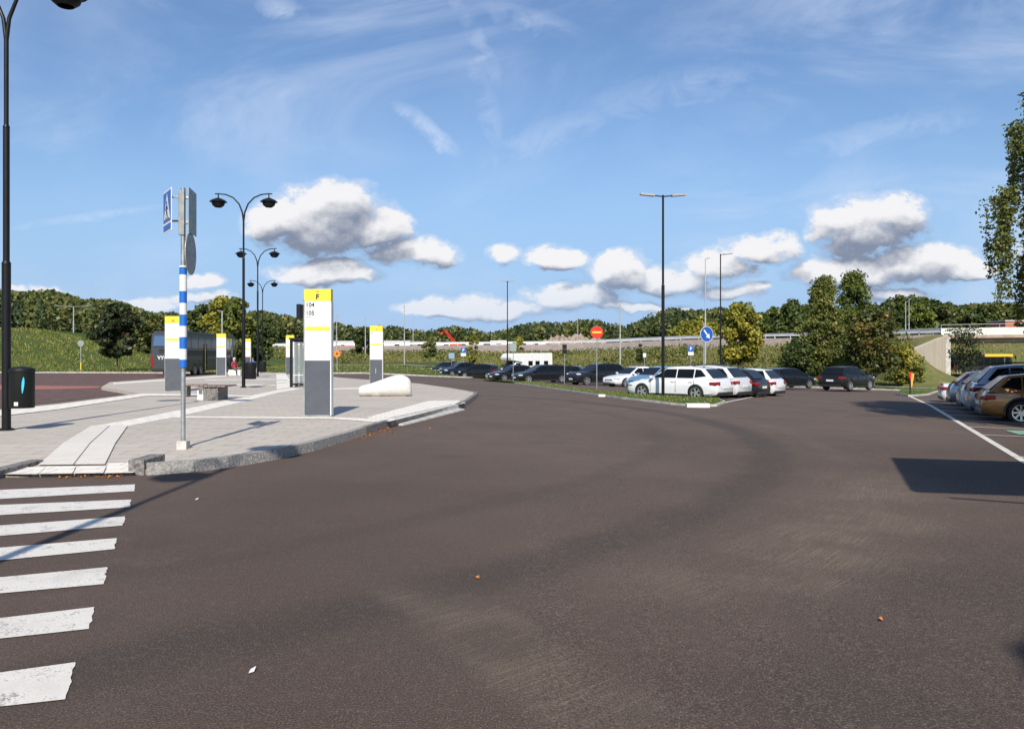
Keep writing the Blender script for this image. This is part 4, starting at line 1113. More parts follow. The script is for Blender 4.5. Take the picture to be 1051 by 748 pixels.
def make_car(name, label, cat, x, y, head, paint, kind='estate', L=4.7, W=1.82, H=1.47, Rw=.325, spokes=5, tail='wrap', rails=False, group=None, z=None, tint=None, clad=False):
    """local x forward, y left. head = (dx, dy) driving direction"""
    ang = math.atan2(head[1], head[0])
    zg = float(G(x, y)) if z is None else z
    root = empty(name, (x, y, zg), ang); tag(root, label, cat, group)
    # tilt is small: the lot is nearly level
    hl = L / 2; k = H / 1.47
    belt = .93 * k if kind != 'suv' else .64 * H
    hood = belt - .035; nose = .745 * k if kind != 'suv' else .58 * H; clr = .20 if kind != 'suv' else .24
    xa0 = hl - (1.22 if kind != 'hatch' else 1.02); xa1 = xa0 - .85     # windscreen foot, top
    if kind == 'estate': xd1, xd0 = -hl + .72, -hl + .20
    elif kind == 'suv': xd1, xd0 = -hl + .66, -hl + .16
    elif kind == 'hatch': xd1, xd0 = -hl + .62, -hl + .16
    else: xd1, xd0 = -hl + 1.25, -hl + .62
    rear_t = belt if kind != 'sedan' else belt + .02
    st = [(-hl, .82, clr + .18, rear_t - .32), (-hl + .03, .88, clr + .10, rear_t - .18), (-hl + .12, .94, clr + .05, rear_t - .02), (-hl + .45, .985, clr, rear_t), (-hl + 1.1, 1.0, clr - .02, belt),
          (-.5, 1.0, clr - .03, belt - .005), (.3, 1.0, clr - .03, belt - .01), (xa0 - .12, 1.0, clr - .02, belt - .02), (xa0 + .12, .995, clr - .02, hood - .01), (xa0 + .5, .98, clr, hood - .06), (hl - .38, .95, clr, nose + .03),
          (hl - .16, .90, clr + .02, nose - .05), (hl - .04, .82, clr + .06, nose - .17), (hl, .72, clr + .12, nose - .28)]
    bm = bmesh.new(); rings = []
    for (sx, wf, zb, zt) in st:
        w = W / 2 * wf; e = zt - zb
        half = [(0, zb), (w * .86, zb), (w * .965, zb + min(.09, e * .2)), (w * .99, zb + e * .40), (w, zb + e * .60), (w * .985, zb + e * .80), (w * .955, zt - e * .07), (w * .88, zt - .005), (w * .5, zt + .02), (0, zt + .028)]
        ring = [bm.verts.new((sx, yy, zz)) for yy, zz in half] + [bm.verts.new((sx, -yy, zz)) for yy, zz in half[-2:0:-1]]
        rings.append(ring)
    n = len(rings[0])
    for i in range(len(rings) - 1):
        for j in range(n): bm.faces.new((rings[i][j], rings[i][(j + 1) % n], rings[i + 1][(j + 1) % n], rings[i + 1][j]))
    bm.faces.new(rings[0][::-1]); bm.faces.new(rings[-1]); bmesh.ops.recalc_face_normals(bm, faces=bm.faces)
    me = bpy.data.meshes.new('body'); bm.to_mesh(me); bm.free(); me.materials.append(paint); me.materials.append(m_gap)
    body = link('body', me, root)
    xw = (-hl + (1.0 if kind != 'hatch' else .78), hl - .88)
    bp = body.parent; body.parent = None
    arch_cut(body, xw, W, Rw + .04)
    body.parent = bp
    body.data.shade_smooth(); body.data.set_sharp_from_angle(angle=R(38))
    # cabin
    wb, wr = W / 2 * .915, W / 2 * .675; zbl, zt = belt - .02, H
    def side_y(zz): return wb - (zz - zbl) / (zt - zbl) * (wb - wr)
    bm = bmesh.new(); xm = [(xd1, zt - .085), (xd1 + (xa1 - xd1) * .33, zt - .02), (xd1 + (xa1 - xd1) * .66, zt), (xa1, zt - .055)]
    lo = [(xd0, zbl), (xd1, zbl), (xm[1][0], zbl), (xm[2][0], zbl), (xa1, zbl), (xa0, zbl)]
    top = [(xx, side_y(zz), zz) for xx, zz in xm]
    def V(a): return bm.verts.new(a)
    for s in (1, -1):
        lv = [V((xx, s * wb, zz)) for xx, zz in lo]; tv = [V((a, s * b_, c_)) for a, b_, c_ in top]
        bm.faces.new((lv[0], lv[1], tv[0])); bm.faces.new((lv[1], lv[2], tv[1], tv[0])); bm.faces.new((lv[2], lv[3], tv[2], tv[1])); bm.faces.new((lv[3], lv[4], tv[3], tv[2])); bm.faces.new((lv[4], lv[5], tv[3]))
        if s == 1: L1, T1 = lv, tv
        else: L2, T2 = lv, tv
    for i in range(3): bm.faces.new((T1[i], T1[i + 1], T2[i + 1], T2[i]))
    bm.faces.new((L1[0], T1[0], T2[0], L2[0])); bm.faces.new((L1[5], T1[3], T2[3], L2[5])); bm.faces.new(L1 + L2[::-1])
    bmesh.ops.recalc_face_normals(bm, faces=bm.faces)
    es = [e for e in bm.edges if len(e.link_faces) == 2 and e.calc_face_angle(0) > .25 and max(v.co.z for v in e.verts) > zbl + .1]
    bmesh.ops.bevel(bm, geom=es, offset=.065, segments=4, affect='EDGES', profile=.5)
    me = bpy.data.meshes.new('cabin'); bm.to_mesh(me); bm.free(); me.materials.append(paint)
    cab = link('roof', me, root); me.shade_smooth(); me.set_sharp_from_angle(angle=R(30))
    # side windows, on the slanted side planes
    z0, z1 = zbl + .05, zt - .125
    def xl(zz): return xd0 + (zz - zbl) / (zt - .085 - zbl) * (xd1 - xd0)
    def xr_(zz): return xa0 + (zz - zbl) / (zt - .055 - zbl) * (xa1 - xa0)
    e = .09; span0, span1 = xl(z0) + e + .10, xr_(z0) - e - .14
    xB = span0 + (span1 - span0) * (.60 if kind != 'hatch' else .52); xC = span0 + (span1 - span0) * (.27 if kind in ('estate', 'suv') else .12)
    segs = [(None, xC - .05), (xC, xB - .05), (xB, None)]
    nrm_ = Vector((0, (zt - zbl), (wb - wr))).normalized()
    for s in (1, -1):
        for (a, b_) in segs:
            if a is None:
                pts = [(xl(z0 + .09) + e + .10, z0 + .09), (b_, z0 + .02), (b_, z1), (xl(z1) + e + .06, z1 - .03)]
                if kind == 'sedan': pts = [(b_ - .30, z0), (b_, z0), (b_, z1 - .03)]
            elif b_ is None: pts = [(a, z0), (xr_(z0) - e - .06, z0), (xr_(z1) - e, z1), (a, z1)]
            else: pts = [(a, z0), (b_, z0), (b_, z1), (a, z1)]
            mb = MB(); o_ = nrm_ * .004; mb.prism([(xx, s * (side_y(zz) + o_.y), zz + o_.z) for xx, zz in pts], (0, s * nrm_.y * .006, nrm_.z * .006)); mb.build('side_window', m_glassdk, root)
    # front and rear glass
    def screen(x0_, z0_, y0_, x1_, z1_, y1_, nm, sgn):
        d = Vector((x1_ - x0_, 0, z1_ - z0_)); nn_ = Vector((d.z, 0, -d.x)).normalized() * sgn
        if nn_.z < 0: nn_ = -nn_
        a0, a1 = .07, .93
        P0 = Vector((x0_, 0, z0_)) + d * a0; P1 = Vector((x0_, 0, z0_)) + d * a1
        y0b = (y0_ + (y1_ - y0_) * a0) - .075; y1b = (y0_ + (y1_ - y0_) * a1) - .075
        mb = MB(); o_ = nn_ * .004; mb.prism([(P0 + o_ + Vector((0, y0b, 0))), (P0 + o_ - Vector((0, y0b, 0))), (P1 + o_ - Vector((0, y1b, 0))), (P1 + o_ + Vector((0, y1b, 0)))], nn_ * .006); mb.build(nm, m_glassdk, root)
    screen(xa0, zbl, wb, xa1, zt - .055, side_y(zt - .055), 'windscreen', 1)
    screen(xd0, zbl + (.04 if kind != 'sedan' else 0), wb, xd1, zt - .085, side_y(zt - .085), 'rear_window', -1)
    # wheels
    tm, rm = wheel_meshes(Rw, spokes)
    for xx in xw:
        for s in (1, -1):
            wo = link('wheel', tm, root, (xx, s * (W / 2 - .125), Rw)); r_ = link('rim', rm, wo)
            if s == -1: wo.rotation_euler = (0, 0, math.pi)
    # bumpers, sills
    mb = MB(); mb.box((hl - .07, 0, clr + .05), (.16, W * .74, .12), bev=.03); mb.build('front_bumper', m_darktrim, root)
    mb = MB(); mb.box((-hl + .06, 0, clr + .10), (.14, W * .80, .16), bev=.03); mb.build('rear_bumper', m_darktrim, root)
    for s in (1, -1):
        mb = MB(); mb.box(((xw[0] + xw[1]) / 2, s * (W / 2 - .035), clr + .03), (xw[1] - xw[0] - 2 * Rw - .14, .09, .10 if not clad else .2), bev=.02); mb.build('sill', m_darktrim, root)
        # door gaps, handles
        for gx_ in (xB - .02, xC - .06 if kind in ('estate', 'suv') else xC + .05, xr_(z0) - .02):
            mb = MB(); mb.box((gx_, s * (W / 2 - .004), (clr + belt) / 2 + .04), (.012, .016, belt - clr - .22)); mb.build('door_gap', m_gap, root)
        for gx_ in (xB + .12, xC + .10):
            mb = MB(); mb.box((gx_, s * (W / 2 + .004), belt - .13), (.17, .03, .028), bev=.008); mb.build('door_handle', paint, root)
        mb = MB(); mb.box((xr_(z0) - .12, s * (W / 2 + .06), belt + .05), (.13, .20, .13), bev=.035); mb.build('door_mirror', paint, root)
        # lamps
        mb = MB(); mb.lathe([(0, -1), (.5, -.86), (.86, -.5), (1, 0), (.86, .5), (.5, .86), (0, 1)], seg=16)
        for v in mb.bm.verts: v.co = Vector((hl - .235 + v.co.x * .19 - (v.co.y * s) * .07, s * (W / 2 * .79) + v.co.y * .17, nose - .12 + v.co.z * .085))
        mb.build('headlight', m_headlamp, root)
        if tail == 'wrap':
            mb = MB(); mb.prism([(-hl + .02, s * W * .30, rear_t - .12), (-hl + .10, s * (W / 2 * .955), rear_t - .10), (-hl + .40, s * (W / 2 * .99), rear_t - .09), (-hl + .12, s * (W / 2 * .965), rear_t - .25), (-hl - .01, s * W * .30, rear_t - .26)], (0, 0, .001)) if False else [mb.box((-hl + .07, s * (W / 2 * .80), rear_t - .19), (.12, .34, .15), rot=Matrix.Rotation(s * R(-16), 4, 'Z'), bev=.03), mb.box((-hl + .20, s * (W / 2 * .955), rear_t - .18), (.30, .09, .12), bev=.025)]; mb.build('tail_light', m_redlamp, root)
        elif tail == 'tall':
            mb = MB(); yy0, yy1 = W / 2 * .87, side_y(H - .16) + .005
            mb.prism([(-hl + .03, s * yy0, rear_t - .32), (-hl + .16, s * (yy0 + .06), rear_t - .32), (xd0 + .17, s * (wb + .008), rear_t), (xl(H - .18) + .12, s * (yy1 + .01), H - .16), (xl(H - .18) - .012, s * (yy1 - .02), H - .16), (xd0 - .012, s * (wb - .06), rear_t + .02)], (0, -s * .045, 0))
            mb.build('tail_light', m_redlamp, root)
        if rails:
            mb = MB(); yy = side_y(H - .05) - .03
            mb.tube([(xd1 + .05, s * yy, H - .05), (xd1 + .15, s * yy, H + .02), (xm[1][0], s * yy, H + .045), (xm[2][0], s * yy, H + .05), (xa1 - .2, s * yy, H + .03), (xa1 - .08, s * yy, H - .04)], .018, seg=6); mb.build('roof_rail', m_darktrim, root)
    mb = MB(); mb.box((hl - .02, 0, nose - .22), (.06, W * .42, .10), bev=.015); mb.build('grille', m_grille, root)
    for sx, nm in ((hl + .02, 'number_plate'), (-hl - .012, 'number_plate')):
        mb = MB(); mb.box((sx, 0, clr + .24 if sx > 0 else rear_t - .36), (.015, .50, .11)); mb.build(nm, m_plate, root)
    if clad:
        for s in (1, -1):
            for xx in xw:
                mb = MB(); Ra = Rw + .04; zc_ = Ra - .045; pts = []
                for i in range(13):
                    t = math.pi * i / 12; pts.append((xx + math.cos(t) * (Ra + .03), s * (W / 2 - .01), zc_ + math.sin(t) * (Ra + .03)))
                mb.tube(pts, .035, seg=6); mb.build('arch_trim', m_darktrim, root)
    return root

P_white = carpaint('paint_white', (.72, .73, .74)); P_black = carpaint('paint_black', (.010, .011, .013)); P_navy = carpaint('paint_navy', (.016, .024, .045), .3)
P_dgrey = carpaint('paint_dark_grey', (.016, .018, .022), .2); P_silver = carpaint('paint_silver', (.38, .40, .45), .7, .32); P_orange = carpaint('paint_copper', (.34, .16, .05), .45, .3)
P_lblue = carpaint('paint_light_blue', (.16, .30, .42), .3); P_blue = carpaint('paint_steel_blue', (.03, .09, .18), .3); P_pearl = carpaint('paint_pearl_white', (.60, .61, .62)); P_red = carpaint('paint_red', (.35, .02, .02))

h1 = (-.77, .64); pr = Vector((.60, .80)); ro = Vector((9.30, 35.15)); hv = Vector(h1)
def bay(k, L): c_ = ro + pr * 2.4 * k + hv * (L / 2); return c_.x, c_.y
x, y = bay(0, 4.55); make_car('parked_car', 'large white estate car parked side on behind the tall black lamp post', 'car', x, y, h1, P_white, 'estate', 4.55, 1.82, 1.48, .34, 5, rails=False, z=float(G(x, y)) - .07)
x, y = bay(1, 4.6); make_car('parked_car', 'pearl white off-road car whose rear shows right behind the white estate', 'car', x, y, h1, P_pearl, 'suv', 4.5, 1.84, 1.60, .34, 10, rails=True, z=float(G(x, y)) - .12)
x, y = bay(2.0, 4.4); make_car('parked_car', 'dark grey car third in the row behind the white estate', 'car', x, y, h1, P_dgrey, 'estate', 4.4, 1.8, 1.5, .32, 7, z=float(G(x, y)) - .12)
x, y = bay(3.0, 4.2); make_car('parked_car', 'small white hatchback at the far right end of the white estate row', 'car', x, y, h1, P_white, 'hatch', 4.1, 1.75, 1.5, .31, 6, z=float(G(x, y)) - .10)
# left facing noses behind
make_car('parked_car', 'light blue hatchback between the white estate and the white saloon', 'car', X(676, 51), 51, (-.82, -.5), P_lblue, 'hatch', 4.2, 1.76, 1.45, .31, 6)
make_car('parked_car', 'white saloon with dark windscreen facing left, right of the no entry sign', 'car', X(652, 57), 57, (-.84, -.45), P_white, 'sedan', 4.6, 1.82, 1.44, .32, 5)
make_car('parked_car', 'dark off-road car standing behind the no entry sign post', 'car', X(613, 61), 61, (-.86, -.42), P_dgrey, 'suv', 4.6, 1.86, 1.64, .35, 5)
make_car('parked_car', 'black estate car with red lamp glimpsed between two dark cars', 'car', X(592, 70), 70, (.9, -.35), P_black, 'estate', 4.6, 1.8, 1.46, .32, 5)
make_car('parked_car', 'long black estate car in front of the camper van', 'car', X(556, 66), 66, (-.9, -.38), P_black, 'estate', 4.85, 1.84, 1.48, .33, 5)
make_car('parked_car', 'black saloon at the left end of the row, partly behind the thin sign post', 'car', X(528, 71), 71, (-.86, -.45), P_black, 'sedan', 4.6, 1.8, 1.44, .32, 5)
make_car('parked_car', 'black hatchback at the far side of the road, left of the black lamp', 'car', X(492, 82), 82, (-.90, .40), P_black, 'hatch', 4.2, 1.78, 1.5, .32, 5)
make_car('parked_car', 'navy blue car below the blue parking sign', 'car', X(471, 86), 86, (-.80, -.55), P_navy, 'estate', 4.4, 1.78, 1.48, .32, 5)
make_car('parked_car', 'black estate car half hidden beyond the navy blue car, leftmost in the far row', 'car', X(459, 92), 92, (-.6, -.8), P_black, 'hatch', 4.1, 1.78, 1.4, .31, 5)
make_car('parked_car', 'dark compact hatchback parked facing right in front of the low dark tree', 'car', X(808.5, 57), 57, (.86, .50), P_dgrey, 'hatch', 4.25, 1.78, 1.46, .33, 6, z=float(G(X(808, 57), 57)) + .08)
make_car('parked_car', 'black off-road car seen from behind in front of the pale trunked birch', 'car', X(869.5, 55), 55, (.78, .62), P_black, 'suv', 4.4, 1.9, 1.64, .37, 9, z=float(G(X(869, 55), 55)) + .08)
# right hand row, rears towards the aisle
hr = dV
def rbay(s, L, off=.75): p = Bq + dU * s + dV * (L / 2 + off); return p.x, p.y
def s_for(Y_): return (Y_ - Bq.y) / dU.y
base = s_for(25.2)
for k, (nm, lb, P_, kd, L_, W_, H_, Rw_, sp_, tl, rl_, cl) in enumerate([
        ('parked_car', 'copper orange crossover nearest in the right hand row, cut by the view edge', P_orange, 'suv', 4.4, 1.85, 1.52, .36, 8, 'wrap', True, True),
        ('parked_car', 'silver off-road car with roof rails beside the copper crossover', P_silver, 'suv', 4.7, 1.88, 1.78, .36, 7, 'wrap', True, False),
        ('parked_car', 'silver white estate car with tall red tail lamps, third in the right hand row', P_pearl, 'suv', 4.6, 1.85, 1.60, .33, 5, 'tall', True, False),
        ('parked_car', 'dark grey estate car with tall red tail lamps behind the silver white one', P_silver, 'estate', 4.6, 1.85, 1.52, .33, 5, 'tall', False, False),
        ('parked_car', 'low white car at the far end of the right row near the orange flag', P_white, 'sedan', 4.4, 1.8, 1.42, .32, 5, 'wrap', False, False)]):
    x, y = rbay(base + 2.62 * k + (0 if k < 3 else (k - 2) * 1.2), L_); c_ = make_car(nm, lb, 'car', x, y, (hr.x, hr.y), P_, kd, L_, W_, H_, Rw_, sp_, tl, rl_, clad=cl, z=float(G(x, y)) - .06)

# ------------------------------------------------------------------ camper van
def make_camper():
    y = 86; x = X(538, y); root = empty('camper_van', (x, y, float(G(x, y)) - .15), math.atan2(-.55, -.84)); tag(root, 'white alcove camper van parked behind the dark estate cars', 'camper van')
    mb = MB(); mb.prism([(-3.0, -1.05, .45), (.9, -1.05, .45), (.9, -1.05, 1.95), (2.25, -1.05, 2.05), (2.35, -1.05, 2.35), (2.0, -1.05, 2.80), (-2.95, -1.05, 2.85)], (0, 2.1, 0))
    bmesh.ops.bevel(mb.bm, geom=[e for e in mb.bm.edges], offset=.05, segments=2, affect='EDGES'); mb.build('box_body', m_white, root)
    mb = MB(); mb.prism([(.9, -.92, .35), (2.9, -.88, .38), (2.95, -.86, .95), (2.25, -.88, 1.15), (1.55, -.9, 2.0), (.9, -.92, 2.0)], (0, 1.8, 0))
    bmesh.ops.bevel(mb.bm, geom=[e for e in mb.bm.edges], offset=.05, segments=2, affect='EDGES'); mb.build('cab', m_white, root)
    mb = MB(); mb.prism([(2.26, -.78, 1.19), (2.26, .78, 1.19), (1.66, .74, 1.94), (1.66, -.74, 1.94)], (.03, 0, .025)); mb.build('windscreen', m_glassdk, root)
    for s in (1, -1):
        mb = MB(); mb.box((1.35, s * .905, 1.5), (.6, .03, .55), bev=.01); mb.build('cab_window', m_glassdk, root)
        for xx in (-.1, -1.0, -2.1): mb = MB(); mb.box((xx, s * 1.055, 1.75), (.55, .03, .5), bev=.01); mb.build('side_window', m_glassdk, root)
        mb = MB(); mb.box((2.93, s * .68, .85), (.1, .3, .2), bev=.03); mb.build('headlight', m_headlamp, root)
        mb = MB(); mb.box((2.0, s * 1.1, 1.45), (.1, .2, .35), bev=.03); mb.build('door_mirror', m_blackm, root)
    mb = MB(); mb.box((2.95, 0, .45), (.16, 1.7, .2), bev=.04); mb.build('bumper', m_darktrim, root)
    tm, rm = wheel_meshes(.33, 6)
    for xx in (-1.8, 2.05):
        for s in (1, -1): wo = link('wheel', tm, root, (xx, s * .92, .33)); link('rim', rm, wo); wo.rotation_euler = (0, 0, 0 if s > 0 else math.pi)
make_camper()

# ------------------------------------------------------------------ coaches and buses
m_busgrey = carpaint('bus_dark_grey', (.055, .060, .068), .2, .3); m_busglass = mat('bus_glass', (.16, .23, .32), .10, spec=1.0, metal=.7)
def make_bus(label, x, y, ang, L, W, H, body, z=None, name='coach', upper=None, detail=True):
    wg = m_busglass if detail else m_glassdk
    root = empty(name, (x, y, float(G(x, y)) if z is None else z), ang); tag(root, label, 'bus')
    # x forward, origin at the rear centre on the ground
    mb = MB(); mb.prism([(.0, -W / 2, .38), (.0, -W / 2, 1.6), (.18, -W / 2, H - .25), (.5, -W / 2, H), (L - .7, -W / 2, H), (L - .25, -W / 2, H - .35), (L, -W / 2, 1.3), (L, -W / 2, .38)], (0, W, 0))
    bmesh.ops.bevel(mb.bm, geom=[e for e in mb.bm.edges if abs(e.verts[0].co.y - e.verts[1].co.y) < .01], offset=.10, segments=3, affect='EDGES', clamp_overlap=True)
    mb.build('body', body, root, sharp=30)
    for s in (1, -1):
        mb = MB(); z0 = H * .62 if H > 3.3 else H * .44; n = 8; x0, x1 = .55, L - .5
        mb.box(((x0 + x1) / 2, s * (W / 2 + .006), (z0 + H - .35) / 2), (x1 - x0, .02, H - .35 - z0), bev=.008); band = mb.build('window_band', wg, root)
        for i in range(1, n):
            mb = MB(); mb.box((x0 + (x1 - x0) * i / n, s * (W / 2 + .02), (z0 + H - .35) / 2), (.05, .012, H - .36 - z0)); mb.build('window_post', m_gap, band)
        if detail:
            mb = MB(); mb.box((L * .50, s * (W / 2 + .005), z0 - .38), (L * .82, .014, .42)); mb.build('dark_band', m_darktrim, root)
            for i in range(5):
                mb = MB(); mb.box((2.2 + i * 1.7 if i else 1.5, s * (W / 2 + .004), .98), (.016, .014, .85)); mb.build('hatch_gap', m_gap, root)
            mb = MB(); mb.box((L * .5, s * (W / 2 + .008), 1.45), (L * .9, .012, .03)); mb.build('trim_strip', m_alu, root)
            mb = MB(); mb.box((L * .5, s * (W / 2 + .008), z0 - .12), (L * .9, .012, .035)); mb.build('trim_strip', m_alu, root)
        mb = MB(); mb.box((.02, s * (W / 2 - .14), 1.25), (.09, .20, .95), bev=.03); mb.build('tail_light', m_redlamp, root)
        mb = MB(); mb.box((L - .02, s * (W / 2 - .3), .75), (.09, .4, .22), bev=.03); mb.build('headlight', m_headlamp, root)
    for dx in ((L - 1.2,) + ((5.2,) if L > 12 else ())):
        mb = MB(); mb.box((dx, -W / 2 - .008, 1.55), (.95, .03, 2.3), bev=.01); d_ = mb.build('door', m_glassdk, root)
        mb = MB(); mb.box((dx, -W / 2 - .03, 1.55), (.05, .02, 2.2)); mb.build('door_edge', m_alu, d_)
    mb = MB(); mb.box((L + .25, -W / 2 - .12, 2.55), (.14, .22, .55), bev=.05); mb.tube([(L - .2, -W / 2 + .1, H - .25), (L + .2, -W / 2 - .1, H - .35), (L + .25, -W / 2 - .12, 2.8)], .03, seg=6); mb.build('mirror', m_blackm, root)
    mb = MB(); mb.prism([(.03, -W / 2 + .22, H - 1.25), (.03, W / 2 - .22, H - 1.25), (.13, W / 2 - .28, H - .42), (.13, -W / 2 + .28, H - .42)], (-.04, 0, .0)); mb.build('rear_window', m_busglass, root)
    mb = MB(); mb.box((-.02, 0, .52), (.10, W * .9, .28), bev=.04); mb.build('bumper', m_darktrim, root)
    for zz in (1.95, 2.07, 2.19): mb = MB(); mb.box((-.006, .0, zz), (.02, W * .45, .035)); mb.build('vent_slot', m_gap, root)
    tm, rm = wheel_meshes(.48, 8, .3)
    for xx in ((2.9, 4.2, L - 2.7) if L > 12 else (3.2, L - 2.7)):
        for s in (1, -1):
            wo = link('wheel', tm, root, (xx, s * (W / 2 - .10), .48)); link('rim', rm, wo); wo.rotation_euler = (0, 0, 0 if s > 0 else math.pi)
            mb = MB(); pts = [(xx + math.cos(t) * .56, s * (W / 2 + .012), .48 + math.sin(t) * .56) for t in np.linspace(0, math.pi, 13)]; mb.prism(pts, (0, s * -.02, 0)); mb.build('wheel_arch', m_gap, root)
    return root
cb_ = make_bus('long dark grey coach waiting at the platform behind the first yellow topped pylon', -28.35, 66.2, R(90), 13.4, 2.5, 3.72, m_busgrey, name='coach')
text_mesh('VYw', .42, m=m_white, parent=cb_, loc=(-.03, .25, 1.50), rot=(R(90), 0, R(-90)), align='CENTER', ext=.004, bold=.012)
m_hill_bus = carpaint('bus_black', (.02, .022, .022)); m_busyel = carpaint('bus_yellow', (.80, .50, .02))
bb = make_bus('dark city bus with a yellow front roof passing under the bridge', X(976, 122), 122, R(-8), 8.2, 2.5, 3.0, m_hill_bus, z=-1.15, name='city_bus', detail=False)
mb = MB(); mb.box((6.2, 0, 2.86), (3.9, 2.54, .42), bev=.06); mb.build('roof_front', m_busyel, bb)
# =================================================================== STREET FURNITURE
def gz(x, y): return float(G(x, y))
# ---- double hooded lamp posts
def hood_shape(root, sx):
    """arm, hood, shade under it"""
    ax_ = sx * 1.22; zt = 9.05
    pts = [(0, 0, 8.0), (sx * .06, 0, 8.45), (sx * .22, 0, 8.85), (sx * .50, 0, 9.15), (sx * .85, 0, 9.30), (ax_, 0, 9.34), (ax_ + sx * .16, 0, 9.33)]
    mb = MB(); mb.tube(pts, [.045, .04, .036, .034, .032, .03, .028], seg=8); arm = mb.build('arm', m_black, root)
    mb = MB(); mb.cyl((ax_, 0, 9.33), (ax_, 0, zt + .08), .03, seg=8)
    mb.lathe([(.03, zt + .10), (.12, zt + .07), (.30, zt - .01), (.41, zt - .09), (.41, zt - .11), (.28, zt - .07), (.05, zt - .03)], (ax_, 0, 0), 24); sh = mb.build('lamp_hood', m_black, root)
    mb = MB(); mb.lathe([(.30, zt - .10), (.31, zt - .16), (.27, zt - .27), (.16, zt - .36), (.15, zt - .345), (.25, zt - .26), (.285, zt - .16), (.28, zt - .10)], (ax_, 0, 0), 24); mb.build('lamp_shade', m_blackm, root)
    mb = MB(); mb.lathe([(.0, zt - .04), (.24, zt - .05), (.23, zt - .14), (.0, zt - .14)], (ax_, 0, 0), 18); mb.build('diffuser', m_led, root)
def lamp_proto():
    root = empty('street_lamp', (0, 0, 0))
    mb = MB(); mb.cyl((0, 0, 0), (0, 0, 3.4), .085, .085, 16); mb.lathe([(.085, 3.39), (.09, 3.42), (.065, 3.47)], seg=16); mb.cyl((0, 0, 3.45), (0, 0, 6.2), .062, .062, 14); mb.lathe([(.062, 6.19), (.066, 6.22), (.045, 6.27)], seg=14); mb.cyl((0, 0, 6.25), (0, 0, 8.05), .045, .045, 12)
    mb.build('post', m_black, root)
    mb = MB(); mb.lathe([(.15, 0), (.15, .03), (.10, .05), (.10, .0)], seg=16); mb.build('base_flange', m_black, root)
    mb = MB(); mb.box((0, .083, .8), (.10, .012, .35), bev=.004); mb.build('service_hatch', m_black, root)
    for s in (-1, 1): hood_shape(root, s)
    return root
proto = lamp_proto(); GL = 'black double hooded street lamps'
pA = gp(6.5, 441.5, PH)
for i, (x, y, rz, lb) in enumerate([
        (pA[0], pA[1], 0, 'black double hooded lamp post at the left edge, carrying the bin with the blue logo'),
        (X(250, 39), 39, 0, 'tallest looking black double hooded lamp post in the middle of the platform'),
        (X(264.5, 59), 59, 0, 'black double hooded lamp post second in the receding line, right behind the tall one'),
        (X(269.5, 84), 84, 0, 'black double hooded lamp post farthest in the receding line'),
        (-4.15, 1.35, R(75), 'black double hooded lamp post behind the camera, its shadow crossing the zebra stripes'),
        (2.55, -7.36, R(45), 'black double hooded lamp post behind the camera at right, shading the lower right corner')]):
    o = proto if i == 0 else copy_tree(proto)
    o.location = (x, y, gz(x, y) + (PH if 0 < i < 4 or i == 0 else 0)); o.rotation_euler = (0, 0, rz); tag(o, lb, 'street lamp', GL)

# ---- parking lot lamps, slim black posts with flat LED heads
def led_lamp(x, y, H, label, heads=(-1, 1), post=m_black, r=.07, arm=1.0, name='street_lamp', z=None, yaw=0, headlen=.62, slope=.06, rtop=None):
    root = empty(name, (x, y, (gz(x, y) if z is None else z) + .02), yaw); tag(root, label, 'street lamp')
    mb = MB(); mb.cyl((0, 0, 0), (0, 0, H * .55), r, r, 12); mb.lathe([(r, H * .55 - .01), (r + .006, H * .55 + .02), (r * .72, H * .55 + .08)], seg=12); mb.cyl((0, 0, H * .55), (0, 0, H), r * .72, rtop or r * .66, 12); mb.build('post', post, root)
    for s in heads:
        mb = MB(); mb.cyl((0, 0, H - .06), (s * (arm - headlen), 0, H - .05 + slope * .4), .028, seg=8); mb.build('arm', post, root)
        mb = MB(); mb.prism([(s * (arm - headlen), -.13, H - .08 + slope * .4), (s * arm, -.11, H - .06 + slope), (s * arm, .11, H - .06 + slope), (s * (arm - headlen), .13, H - .08 + slope * .4)], (0, 0, .075)); mb.build('lamp_head', m_led, root)
    return root
led_lamp(X(680.5, 35), 35, Z(203.5, 35) + .27, 'tall slim black lamp with two flat heads rising in front of the white estate car', yaw=R(3), z=gz(X(680, 35), 35))
led_lamp(X(520.8, 84), 84, Z(289, 84) + .72, 'slim black two headed lamp behind the thin sign post left of centre', arm=.75)
led_lamp(X(739.5, 64), 64, Z(261, 64) + .75, 'slim black lamp with a single flat head to the right, in front of the maple', heads=(1,), arm=.95)
led_lamp(X(636.5, 110), 110, Z(308, 110) + .4, 'pale grey lamp mast with short head, standing right of the no entry sign', heads=(-1,), post=m_grey, r=.11, arm=.9, z=-.9, slope=.0)
led_lamp(X(724, 76), 76, Z(266, 76) + 1, 'thin pale grey mast rising above the blue arrow sign', heads=(1,), post=m_grey, r=.07, arm=.4, headlen=.25)
led_lamp(X(415, 118), 118, Z(315, 118) + .2, 'thin pale mast with a tiny dark head left of the far dark cars', heads=(-1,), post=m_grey, r=.08, arm=.25, headlen=.3, z=-.1)
led_lamp(X(345.5, 170), 170, 10.0, 'far grey T shaped lamp right of the F stop pylon', post=m_grey, r=.12, arm=1.9, headlen=.7, z=.4, slope=0)
led_lamp(X(375, 172), 172, 9.4, 'far grey single pole left of the I stop pylon', heads=(1,), post=m_grey, r=.12, arm=.3, headlen=.3, z=.4, slope=0)
led_lamp(X(75.5, 128), 128, Z(314, 128) - 4.4, 'cream T shaped lamp on the hillside left of the copper tinged tree', post=m_grey, r=.1, arm=2.9, headlen=.8, z=4.3, slope=.25)
